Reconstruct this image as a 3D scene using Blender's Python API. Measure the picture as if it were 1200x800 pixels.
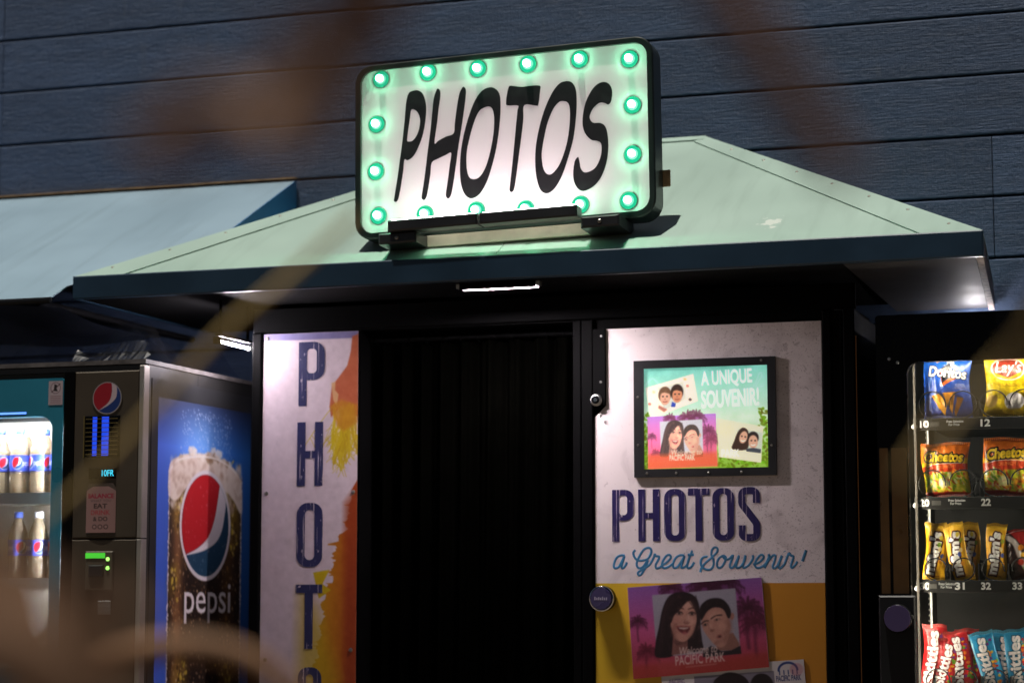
import bpy, math, random
import numpy as np
from mathutils import Vector, Matrix

for o in list(bpy.data.objects):
    bpy.data.objects.remove(o)
scene = bpy.context.scene
col = scene.collection
random.seed(7)
rng = np.random.default_rng(11)

# ------------------------------------------------------------------ camera, sky, sun, exposure
cam_data = bpy.data.cameras.new('camera')
cam = bpy.data.objects.new('camera', cam_data)
col.objects.link(cam)
cam_data.sensor_fit = 'HORIZONTAL'
cam_data.sensor_width = 36.0
cam_data.lens = 79.2
cam_data.clip_start = 0.05
cam_data.clip_end = 400.0
cam_data.dof.use_dof = True
cam_data.dof.focus_distance = 7.25
cam_data.dof.aperture_fstop = 1.7
YAW, PIT = math.radians(18.6), math.atan(302 / 2640)
fw = Vector((-math.sin(YAW) * math.cos(PIT), math.cos(YAW) * math.cos(PIT), math.sin(PIT)))
cam.location = (2.692, -8.0, 0.85)
cam.rotation_euler = fw.to_track_quat('-Z', 'Y').to_euler()
scene.camera = cam

SUN_DIR = Vector((-0.09, -0.14, 0.97)).normalized()      # towards the high lamp light
world = bpy.data.worlds.new('World')
scene.world = world
world.use_nodes = True
wn = world.node_tree
sky = wn.nodes.new('ShaderNodeTexSky')
sky.sky_type = 'NISHITA'
sky.sun_disc = False
sky.sun_elevation = math.asin(SUN_DIR.z)
sky.sun_rotation = math.atan2(SUN_DIR.x, SUN_DIR.y)
bg = wn.nodes['Background']
bg.inputs['Strength'].default_value = 0.013
wn.links.new(sky.outputs['Color'], bg.inputs['Color'])
sun_data = bpy.data.lights.new('sun', 'SUN')
sun_data.energy = 4.2
sun_data.angle = math.radians(0.5)
sun_data.color = (1.0, 0.95, 0.86)
sun = bpy.data.objects.new('sun', sun_data)
sun.rotation_euler = SUN_DIR.to_track_quat('Z', 'Y').to_euler()
sun.location = (0, -2, 9)
col.objects.link(sun)
scene.view_settings.view_transform = 'Standard'
scene.view_settings.look = 'None'
scene.view_settings.exposure = 0.0
scene.view_settings.gamma = 1.0
scene.view_settings.use_curve_mapping = False
scene.cycles.use_denoising = True
scene.cycles.max_bounces = 8
scene.cycles.transparent_max_bounces = 12
scene.cycles.sample_clamp_indirect = 4.0
scene.cycles.caustics_reflective = False
scene.cycles.caustics_refractive = False

SIGN_LETTERS = [
   [[(-0.389, 0.147), (-0.377, 0.216), (-0.367, 0.284), (-0.358, 0.347), (-0.35, 0.416), (-0.344, 0.479), (-0.335, 0.51), (-0.318, 0.518), (-0.298, 0.516), (-0.282, 0.501), (-0.272, 0.465), (-0.273, 0.421), (-0.283, 0.365), (-0.299, 0.322), (-0.319, 0.289), (-0.339, 0.277), (-0.351, 0.28), (-0.355, 0.245), (-0.362, 0.202), (-0.369, 0.165), (-0.374, 0.145), (-0.382, 0.136), (-0.388, 0.139)], [(-0.326, 0.45), (-0.315, 0.451), (-0.302, 0.44), (-0.294, 0.417), (-0.296, 0.388), (-0.306, 0.361), (-0.322, 0.343), (-0.339, 0.343), (-0.341, 0.351), (-0.337, 0.383), (-0.332, 0.414)]] ,
   [[(-0.233, 0.513), (-0.226, 0.515), (-0.22, 0.505), (-0.221, 0.479), (-0.227, 0.442), (-0.233, 0.392), (-0.242, 0.328), (-0.227, 0.335), (-0.201, 0.346), (-0.173, 0.355), (-0.168, 0.392), (-0.16, 0.448), (-0.151, 0.491), (-0.142, 0.509), (-0.135, 0.513), (-0.128, 0.502), (-0.129, 0.476), (-0.135, 0.433), (-0.145, 0.371), (-0.156, 0.309), (-0.166, 0.241), (-0.176, 0.179), (-0.184, 0.143), (-0.193, 0.132), (-0.2, 0.137), (-0.202, 0.15), (-0.195, 0.194), (-0.187, 0.249), (-0.182, 0.288), (-0.201, 0.283), (-0.228, 0.273), (-0.252, 0.261), (-0.257, 0.224), (-0.264, 0.181), (-0.271, 0.147), (-0.279, 0.134), (-0.288, 0.138), (-0.289, 0.148), (-0.281, 0.195), (-0.273, 0.251), (-0.265, 0.313), (-0.256, 0.375), (-0.249, 0.438), (-0.244, 0.482)]] ,
   [[(-0.042, 0.502), (-0.021, 0.494), (-0.007, 0.471), (-0.005, 0.427), (-0.009, 0.371), (-0.019, 0.303), (-0.034, 0.242), (-0.055, 0.181), (-0.08, 0.14), (-0.109, 0.125), (-0.132, 0.138), (-0.146, 0.171), (-0.151, 0.221), (-0.148, 0.283), (-0.137, 0.345), (-0.119, 0.406), (-0.096, 0.461), (-0.07, 0.493)], [(-0.052, 0.436), (-0.035, 0.428), (-0.028, 0.397), (-0.03, 0.347), (-0.04, 0.292), (-0.056, 0.237), (-0.076, 0.202), (-0.098, 0.19), (-0.118, 0.199), (-0.127, 0.231), (-0.127, 0.281), (-0.117, 0.331), (-0.1, 0.386), (-0.08, 0.424)]] ,
   [[(0.031, 0.5), (0.047, 0.497), (0.073, 0.492), (0.099, 0.493), (0.134, 0.49), (0.135, 0.472), (0.128, 0.426), (0.118, 0.423), (0.079, 0.428), (0.075, 0.381), (0.068, 0.326), (0.059, 0.265), (0.05, 0.203), (0.042, 0.154), (0.037, 0.139), (0.03, 0.135), (0.024, 0.142), (0.026, 0.162), (0.033, 0.217), (0.041, 0.285), (0.049, 0.359), (0.055, 0.411), (0.057, 0.429), (0.021, 0.433), (0.015, 0.443), (0.019, 0.474), (0.025, 0.496)]] ,
   [[(0.229, 0.496), (0.248, 0.488), (0.26, 0.463), (0.262, 0.419), (0.258, 0.364), (0.248, 0.297), (0.228, 0.231), (0.205, 0.171), (0.179, 0.133), (0.154, 0.12), (0.132, 0.134), (0.12, 0.172), (0.115, 0.222), (0.118, 0.284), (0.132, 0.351), (0.152, 0.411), (0.178, 0.462), (0.203, 0.49)], [(0.215, 0.429), (0.231, 0.422), (0.238, 0.4), (0.237, 0.353), (0.229, 0.298), (0.215, 0.25), (0.196, 0.209), (0.171, 0.184), (0.152, 0.189), (0.141, 0.214), (0.138, 0.257), (0.146, 0.306), (0.16, 0.361), (0.18, 0.405), (0.199, 0.426)]] ,
   [[(0.358, 0.48), (0.376, 0.47), (0.385, 0.447), (0.381, 0.414), (0.371, 0.402), (0.359, 0.408), (0.344, 0.411), (0.328, 0.403), (0.315, 0.389), (0.306, 0.368), (0.31, 0.353), (0.321, 0.344), (0.342, 0.342), (0.358, 0.33), (0.366, 0.304), (0.368, 0.261), (0.362, 0.212), (0.345, 0.165), (0.32, 0.134), (0.288, 0.118), (0.267, 0.122), (0.252, 0.143), (0.246, 0.174), (0.251, 0.216), (0.259, 0.231), (0.265, 0.232), (0.269, 0.215), (0.272, 0.196), (0.283, 0.181), (0.302, 0.181), (0.324, 0.194), (0.339, 0.221), (0.345, 0.248), (0.343, 0.273), (0.329, 0.283), (0.31, 0.288), (0.292, 0.308), (0.282, 0.337), (0.283, 0.374), (0.293, 0.416), (0.313, 0.454), (0.335, 0.475)]] ,
]
BULBS = [(-0.436, 0.57), (-0.264, 0.577), (-0.084, 0.571), (0.094, 0.568), (0.275, 0.566), (0.447, 0.549), (-0.452, 0.413), (-0.455, 0.248), (-0.446, 0.093), (0.454, 0.392), (0.451, 0.226), (0.434, 0.072), (-0.277, 0.085), (-0.094, 0.083), (0.08, 0.073), (0.27, 0.072)]
SCRIPT = [[(0.648, 0.995), (0.634, 0.996), (0.619, 0.987), (0.61, 0.965), (0.613, 0.954), (0.627, 0.958), (0.64, 0.98), (0.647, 0.993), (0.638, 0.967), (0.637, 0.955), (0.643, 0.954), (0.651, 0.964), (0.655, 0.973)], [(0.685, 1.013), (0.677, 1.004), (0.682, 0.989), (0.693, 0.979), (0.71, 0.979), (0.728, 0.985), (0.739, 1.004), (0.737, 1.017), (0.726, 1.02), (0.712, 1.013), (0.698, 0.992), (0.689, 0.97), (0.691, 0.958), (0.7, 0.953), (0.713, 0.961), (0.726, 0.979), (0.723, 0.964), (0.713, 0.946), (0.702, 0.931), (0.694, 0.932), (0.694, 0.94), (0.71, 0.95), (0.732, 0.964), (0.747, 0.987), (0.751, 0.999), (0.755, 0.993), (0.766, 0.991), (0.762, 0.979), (0.754, 0.964), (0.756, 0.953), (0.767, 0.955), (0.778, 0.964), (0.789, 0.97), (0.805, 0.986), (0.802, 0.996), (0.791, 0.994), (0.78, 0.979), (0.775, 0.962), (0.783, 0.953), (0.798, 0.958), (0.811, 0.967)], [(0.852, 0.994), (0.837, 0.995), (0.822, 0.986), (0.813, 0.967), (0.816, 0.954), (0.828, 0.957), (0.843, 0.977), (0.852, 0.992), (0.844, 0.969), (0.841, 0.956), (0.847, 0.954), (0.86, 0.963), (0.869, 0.988), (0.879, 1.01), (0.869, 0.988), (0.861, 0.963), (0.864, 0.953), (0.875, 0.957), (0.885, 0.972)], [(0.863, 0.996), (0.884, 0.997)], [(0.905, 0.939), (0.91, 0.954), (0.922, 0.969), (0.944, 0.987), (0.962, 1.005), (0.963, 1.017), (0.954, 1.02), (0.945, 1.011), (0.943, 0.996), (0.949, 0.981), (0.95, 0.963), (0.941, 0.949), (0.925, 0.948), (0.911, 0.957), (0.907, 0.972), (0.913, 0.986), (0.926, 0.99), (0.93, 0.989)], [(0.982, 0.993), (0.968, 0.984), (0.961, 0.966), (0.966, 0.954), (0.978, 0.957), (0.989, 0.975), (0.991, 0.988), (0.982, 0.993), (0.986, 0.984), (1.0, 0.981), (1.016, 0.994), (1.005, 0.963), (1.008, 0.953), (1.02, 0.96), (1.036, 0.993), (1.026, 0.963), (1.028, 0.953), (1.04, 0.956), (1.053, 0.974), (1.057, 0.994), (1.049, 0.962), (1.052, 0.953), (1.068, 0.962), (1.082, 0.983), (1.081, 0.994)], [(1.082, 0.964), (1.102, 0.97), (1.117, 0.985), (1.114, 0.994), (1.104, 0.992), (1.091, 0.974), (1.089, 0.959), (1.098, 0.952), (1.114, 0.958), (1.125, 0.968)], [(1.131, 0.993), (1.137, 0.992), (1.126, 0.968), (1.12, 0.952), (1.132, 0.974), (1.148, 0.992), (1.157, 0.99), (1.152, 0.971), (1.147, 0.956), (1.152, 0.951), (1.164, 0.962), (1.178, 0.992), (1.169, 0.968), (1.166, 0.956), (1.172, 0.951), (1.184, 0.962), (1.19, 0.974), (1.201, 0.999), (1.207, 0.992), (1.216, 0.988), (1.212, 0.974), (1.207, 0.959), (1.211, 0.952), (1.222, 0.962), (1.228, 0.973)], [(1.186, 1.006), (1.187, 1.004)], [(1.258, 1.009), (1.245, 0.973)], [(1.237, 0.959), (1.238, 0.958)]]
TWIGS = {'mass': ([(2.0099, -7.1194, 0.8903), (2.0699, -7.0983, 0.8824), (2.1106, -7.0822, 0.8626), (2.136, -7.0703, 0.835), (2.1536, -7.0601, 0.7994), (2.1749, -7.0486, 0.7639)], 0.026), 'mass2': ([(2.0689, -7.1452, 0.8282), (2.1337, -7.1238, 0.8319), (2.1726, -7.1089, 0.8169), (2.1966, -7.0972, 0.7868)], 0.024), 'arc': ([(1.4351, -6.0669, 0.6861), (1.5241, -6.0442, 0.7457), (1.5966, -6.0246, 0.7854), (1.6684, -6.0027, 0.8045), (1.7313, -5.9806, 0.797), (1.7813, -5.9592, 0.7589), (1.8224, -5.9376, 0.6943)], 0.0135), 'blade': ([(1.308, -6.0172, 0.7998), (1.5112, -5.9655, 0.9383), (1.6744, -5.9315, 1.1114), (1.7555, -5.9128, 1.1824), (1.8196, -5.8984, 1.2412)], 0.0042), 'top': ([(2.2397, -7.1041, 1.404), (2.3032, -7.0684, 1.2855), (2.3224, -7.0505, 1.1906), (2.3169, -7.0466, 1.1432), (2.2892, -7.0517, 1.1076), (2.2583, -7.0595, 1.0859), (2.224, -7.0698, 1.076), (2.2009, -7.0759, 1.0622)], 0.0075), 'droop': ([(2.3491, -6.9528, 1.3356), (2.3951, -6.9258, 1.2404), (2.4298, -6.9058, 1.1711), (2.4569, -6.8909, 1.1235), (2.4803, -6.8784, 1.0846), (2.4919, -6.8719, 1.0629)], 0.0135), 'sprig': ([(2.4176, -6.6495, 2.093), (2.6745, -6.5221, 1.7543), (2.7032, -6.4648, 1.3592), (2.6146, -6.4687, 1.1447), (2.5401, -6.4788, 1.0205), (2.4897, -6.4896, 0.9697), (2.4647, -6.4936, 0.933)], 0.0036), 'wisp': ([(2.2892, -7.0517, 1.1076), (2.2781, -7.0535, 1.0918), (2.2674, -7.0554, 1.078), (2.2612, -7.0558, 1.0642)], 0.008)}
LEAVES = [((2.2786, -7.0857, 1.0964), 0.0116, 0.0464, 0.6), ((2.2826, -7.1032, 1.0766), 0.0133, 0.053, -0.8), ((2.2423, -7.0848, 1.0756), 0.0117, 0.0468, 1.2), ((2.2118, -7.0631, 1.0742), 0.01, 0.0402, 1.5), ((2.2933, -7.0615, 1.113), 0.0138, 0.0552, 0.3), ((2.2964, -7.0968, 1.0615), 0.0095, 0.0379, -0.3), ((2.2548, -7.0792, 1.064), 0.0098, 0.039, 1.0), ((2.3015, -7.0509, 1.1353), 0.0119, 0.0477, 0.2), ((2.2045, -7.0742, 1.0582), 0.0089, 0.0358, 0.9), ((2.133, -7.0737, 0.8547), 0.0159, 0.0636, 0.7), ((2.1369, -7.0158, 0.826), 0.0167, 0.0667, -0.5), ((2.162, -7.1129, 0.8206), 0.017, 0.0682, 1.2), ((2.1003, -6.9249, 0.8509), 0.0091, 0.0364, 0.8)]
# ------------------------------------------------------------------ helpers
def lin(c):
    c = np.asarray(c, float) / 255.0
    return np.where(c <= 0.04045, c / 12.92, ((c + 0.055) / 1.055) ** 2.4)

WORLD = {}

def root(name, loc, label, cat, group=None, rot=None, local=False):
    o = bpy.data.objects.new(name, None)
    o.empty_display_size = 0.1
    col.objects.link(o)
    o.location = loc
    if rot is not None:
        o.rotation_euler = rot
    o['label'] = label
    o['category'] = cat
    if group:
        o['group'] = group
    WORLD[o.name] = Vector((0, 0, 0)) if local else Vector(loc)
    return o

def tag(o, label, cat, group=None):
    o['label'] = label
    o['category'] = cat
    if group:
        o['group'] = group
    return o

def link(name, me, parent=None):
    o = bpy.data.objects.new(name, me)
    col.objects.link(o)
    if parent is not None:
        o.parent = parent
        WORLD[o.name] = WORLD[parent.name]
    else:
        WORLD[o.name] = Vector((0, 0, 0))
    return o

class MB:
    def __init__(s):
        s.v, s.f = [], []
    def add(s, vs, fs):
        n = len(s.v)
        s.v += [tuple(p) for p in vs]
        s.f += [tuple(i + n for i in f) for f in fs]
        return s
    def box(s, x0, x1, y0, y1, z0, z1, b=0.0):
        if b <= 0:
            vs = [(x, y, z) for x in (x0, x1) for y in (y0, y1) for z in (z0, z1)]
            return s.add(vs, [(0, 1, 3, 2), (4, 6, 7, 5), (0, 4, 5, 1), (2, 3, 7, 6), (0, 2, 6, 4), (1, 5, 7, 3)])
        # chamfered on the edges that face -y (front)
        lp = [(x0, z0), (x1, z0), (x1, z1), (x0, z1)]
        li = [(x0 + b, z0 + b), (x1 - b, z0 + b), (x1 - b, z1 - b), (x0 + b, z1 - b)]
        vs = [(x, y1, z) for x, z in lp] + [(x, y0 + b, z) for x, z in lp] + [(x, y0, z) for x, z in li]
        fs = [(0, 1, 2, 3), (11, 10, 9, 8)]
        for i in range(4):
            j = (i + 1) % 4
            fs += [(i, i + 4, j + 4, j), (i + 4, i + 8, j + 8, j + 4)]
        return s.add(vs, fs)
    def quad(s, a, b, c, d):
        return s.add([a, b, c, d], [(0, 1, 2, 3)])
    def slab(s, pts, n, t):
        """flat polygon pts with thickness t against normal n"""
        n = Vector(n).normalized() * t
        k = len(pts)
        top = [Vector(p) for p in pts]
        bot = [p - n for p in top]
        fs = [tuple(range(k)), tuple(range(2 * k - 1, k - 1, -1))]
        for i in range(k):
            j = (i + 1) % k
            fs.append((i, i + k, j + k, j))
        return s.add(top + bot, fs)
    def tube(s, path, rad, n=10, cap=True):
        path = [Vector(p) for p in path]
        if not hasattr(rad, '__len__'):
            rad = [rad] * len(path)
        ref = Vector((0.137, 0.29, 0.95)).normalized()
        vs, fs = [], []
        for i, p in enumerate(path):
            d = (path[min(i + 1, len(path) - 1)] - path[max(i - 1, 0)]).normalized()
            u = d.cross(ref)
            if u.length < 1e-4:
                u = d.cross(Vector((1, 0, 0)))
            u.normalize()
            w = d.cross(u).normalized()
            for k in range(n):
                a = 2 * math.pi * k / n
                vs.append(p + rad[i] * (math.cos(a) * u + math.sin(a) * w))
        for i in range(len(path) - 1):
            for k in range(n):
                k2 = (k + 1) % n
                fs.append((i * n + k, i * n + k2, (i + 1) * n + k2, (i + 1) * n + k))
        if cap:
            fs.append(tuple(range(n)))
            fs.append(tuple((len(path) - 1) * n + k for k in range(n - 1, -1, -1)))
        return s.add(vs, fs)
    def lathe(s, prof, o, axis=(0, 0, 1), n=24):
        a = Vector(axis).normalized()
        u = a.cross(Vector((0.3, 0.8, 0.52))).normalized()
        w = a.cross(u)
        o = Vector(o)
        vs, fs = [], []
        for r, h in prof:
            for k in range(n):
                t = 2 * math.pi * k / n
                vs.append(o + a * h + r * (math.cos(t) * u + math.sin(t) * w))
        for i in range(len(prof) - 1):
            for k in range(n):
                k2 = (k + 1) % n
                fs.append((i * n + k, i * n + k2, (i + 1) * n + k2, (i + 1) * n + k))
        fs.append(tuple(range(n - 1, -1, -1)))
        fs.append(tuple((len(prof) - 1) * n + k for k in range(n)))
        return s.add(vs, fs)
    def build(s, name, mat, parent=None, smooth=False, kind=None):
        off = WORLD[parent.name] if parent is not None else Vector((0, 0, 0))
        me = bpy.data.meshes.new(name)
        me.from_pydata([(p[0] - off.x, p[1] - off.y, p[2] - off.z) for p in s.v], [], s.f)
        me.validate()
        me.update()
        if mat is not None:
            me.materials.append(mat)
        if smooth:
            me.polygons.foreach_set('use_smooth', [True] * len(me.polygons))
        o = link(name, me, parent)
        if kind:
            o['kind'] = kind
        return o

def catmull(pts, n=5, closed=True):
    P = [Vector((p[0], p[1], p[2] if len(p) > 2 else 0)) for p in pts]
    k = len(P)
    out = []
    rngi = range(k) if closed else range(k - 1)
    for i in rngi:
        if closed:
            a, b, c, d = P[i - 1], P[i], P[(i + 1) % k], P[(i + 2) % k]
        else:
            a, b, c, d = P[max(i - 1, 0)], P[i], P[i + 1], P[min(i + 2, k - 1)]
        for j in range(n):
            t = j / n
            out.append(0.5 * ((2 * b) + (c - a) * t + (2 * a - 5 * b + 4 * c - d) * t * t + (3 * b - a - 3 * c + d) * t ** 3))
    if not closed:
        out.append(P[-1])
    return out

def curve_to_arrays(cu):
    ob = bpy.data.objects.new('tmp', cu)
    col.objects.link(ob)
    dg = bpy.context.evaluated_depsgraph_get()
    me = bpy.data.meshes.new_from_object(ob.evaluated_get(dg))
    vs = [v.co.copy() for v in me.vertices]
    fs = [tuple(p.vertices) for p in me.polygons]
    bpy.data.meshes.remove(me)
    bpy.data.objects.remove(ob)
    bpy.data.curves.remove(cu)
    return vs, fs

def fill_loops(loops, ext):
    cu = bpy.data.curves.new('tmp', 'CURVE')
    cu.dimensions = '2D'
    cu.fill_mode = 'BOTH'
    cu.extrude = ext
    for lp in loops:
        sp = cu.splines.new('POLY')
        sp.points.add(len(lp) - 1)
        for q, p in zip(sp.points, lp):
            q.co = (p[0], p[1], 0, 1)
        sp.use_cyclic_u = True
    return curve_to_arrays(cu)

TEXT_CACHE = {}
def text_arrays(txt, bold=0.0, ext=0.0, shear=0.0):
    key = (txt, bold, ext, shear)
    if key not in TEXT_CACHE:
        cu = bpy.data.curves.new('tmp', 'FONT')
        cu.body = txt
        cu.size = 1.0
        cu.offset = bold
        cu.extrude = ext
        cu.shear = shear
        cu.resolution_u = 3
        vs, fs = curve_to_arrays(cu)
        TEXT_CACHE[key] = (vs, fs)
    return TEXT_CACHE[key]

def place(vs, x0, x1, z0, z1, y, thick_y=None, rot=0.0):
    """stretch flat glyph verts (x,y plane) into the rectangle x0..x1, z0..z1 on the vertical plane y (facing -y)"""
    ax = [v.x for v in vs]
    az = [v.y for v in vs]
    sx = (x1 - x0) / (max(ax) - min(ax))
    sz = (z1 - z0) / (max(az) - min(az))
    cx, cz = (x0 + x1) / 2, (z0 + z1) / 2
    out = []
    for v in vs:
        a = x0 + (v.x - min(ax)) * sx - cx
        b = z0 + (v.y - min(az)) * sz - cz
        out.append((cx + a * math.cos(rot) - b * math.sin(rot), y - v.z, cz + a * math.sin(rot) + b * math.cos(rot)))
    return out

def text_part(name, txt, x0, x1, z0, z1, y, mat, parent, bold=0.01, shear=0.0, rot=0.0):
    vs, fs = text_arrays(txt, bold, 0.0, shear)
    m = MB()
    m.add(place(vs, x0, x1, z0, z1, y, rot=rot), fs)
    return m.build(name, mat, parent)

# ------------------------------------------------------------------ materials
def mat(name, c, rough=0.5, metal=0.0, var=0.12, vscale=6.0, bump=0.0, bscale=60.0, spec=0.5, stretch=(1, 1, 1), coat=0.0, rvar=0.12):
    m = bpy.data.materials.new(name)
    m.use_nodes = True
    nt = m.node_tree
    b = nt.nodes['Principled BSDF']
    b.inputs['Metallic'].default_value = metal
    b.inputs['Specular IOR Level'].default_value = spec
    b.inputs['Coat Weight'].default_value = coat
    tc = nt.nodes.new('ShaderNodeTexCoord')
    mp = nt.nodes.new('ShaderNodeMapping')
    mp.inputs['Scale'].default_value = stretch
    nt.links.new(tc.outputs['Object'], mp.inputs['Vector'])
    n = nt.nodes.new('ShaderNodeTexNoise')
    n.inputs['Scale'].default_value = vscale
    n.inputs['Detail'].default_value = 6
    nt.links.new(mp.outputs['Vector'], n.inputs['Vector'])
    r = nt.nodes.new('ShaderNodeValToRGB')
    r.color_ramp.elements[0].position = 0.3
    r.color_ramp.elements[1].position = 0.7
    r.color_ramp.elements[0].color = tuple(x * (1 - var) for x in c) + (1,)
    r.color_ramp.elements[1].color = tuple(min(1, x * (1 + var)) for x in c) + (1,)
    nt.links.new(n.outputs['Fac'], r.inputs['Fac'])
    nt.links.new(r.outputs['Color'], b.inputs['Base Color'])
    mr = nt.nodes.new('ShaderNodeMapRange')
    mr.inputs['To Min'].default_value = max(0.02, rough - rvar)
    mr.inputs['To Max'].default_value = min(1, rough + rvar)
    nt.links.new(n.outputs['Fac'], mr.inputs['Value'])
    nt.links.new(mr.outputs['Result'], b.inputs['Roughness'])
    if bump > 0:
        n2 = nt.nodes.new('ShaderNodeTexNoise')
        n2.inputs['Scale'].default_value = bscale
        n2.inputs['Detail'].default_value = 5
        nt.links.new(mp.outputs['Vector'], n2.inputs['Vector'])
        bp = nt.nodes.new('ShaderNodeBump')
        bp.inputs['Strength'].default_value = bump
        bp.inputs['Distance'].default_value = 0.004
        nt.links.new(n2.outputs['Fac'], bp.inputs['Height'])
        nt.links.new(bp.outputs['Normal'], b.inputs['Normal'])
    return m

def glow(name, c, s):
    m = bpy.data.materials.new(name)
    m.use_nodes = True
    nt = m.node_tree
    nt.nodes.remove(nt.nodes['Principled BSDF'])
    e = nt.nodes.new('ShaderNodeEmission')
    e.inputs['Color'].default_value = (*c, 1)
    e.inputs['Strength'].default_value = s
    nt.links.new(e.outputs[0], nt.nodes['Material Output'].inputs['Surface'])
    return m

def glass(name, tint=(1, 1, 1), gloss=0.05, rough=0.02):
    m = bpy.data.materials.new(name)
    m.use_nodes = True
    nt = m.node_tree
    nt.nodes.remove(nt.nodes['Principled BSDF'])
    t = nt.nodes.new('ShaderNodeBsdfTransparent')
    t.inputs['Color'].default_value = (*tint, 1)
    g = nt.nodes.new('ShaderNodeBsdfGlossy')
    g.inputs['Roughness'].default_value = rough
    x = nt.nodes.new('ShaderNodeMixShader')
    x.inputs['Fac'].default_value = gloss
    nt.links.new(t.outputs[0], x.inputs[1])
    nt.links.new(g.outputs[0], x.inputs[2])
    nt.links.new(x.outputs[0], nt.nodes['Material Output'].inputs['Surface'])
    return m

def print_mat(name, emit=0.0, rough=0.45, coat=0.0, bump=0.0, bscale=30.0):
    """flat printed colour carried by the sheet itself"""
    m = bpy.data.materials.new(name)
    m.use_nodes = True
    nt = m.node_tree
    b = nt.nodes['Principled BSDF']
    b.inputs['Roughness'].default_value = rough
    b.inputs['Coat Weight'].default_value = coat
    at = nt.nodes.new('ShaderNodeVertexColor')
    at.layer_name = 'print'
    nt.links.new(at.outputs['Color'], b.inputs['Base Color'])
    if emit:
        nt.links.new(at.outputs['Color'], b.inputs['Emission Color'])
        b.inputs['Emission Strength'].default_value = emit
    if bump:
        tc = nt.nodes.new('ShaderNodeTexCoord')
        n2 = nt.nodes.new('ShaderNodeTexNoise')
        n2.inputs['Scale'].default_value = bscale
        n2.inputs['Detail'].default_value = 3
        n2.inputs['Distortion'].default_value = 1.2
        nt.links.new(tc.outputs['Object'], n2.inputs['Vector'])
        bp = nt.nodes.new('ShaderNodeBump')
        bp.inputs['Strength'].default_value = bump
        bp.inputs['Distance'].default_value = 0.012
        nt.links.new(n2.outputs['Fac'], bp.inputs['Height'])
        nt.links.new(bp.outputs['Normal'], b.inputs['Normal'])
    return m

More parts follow.
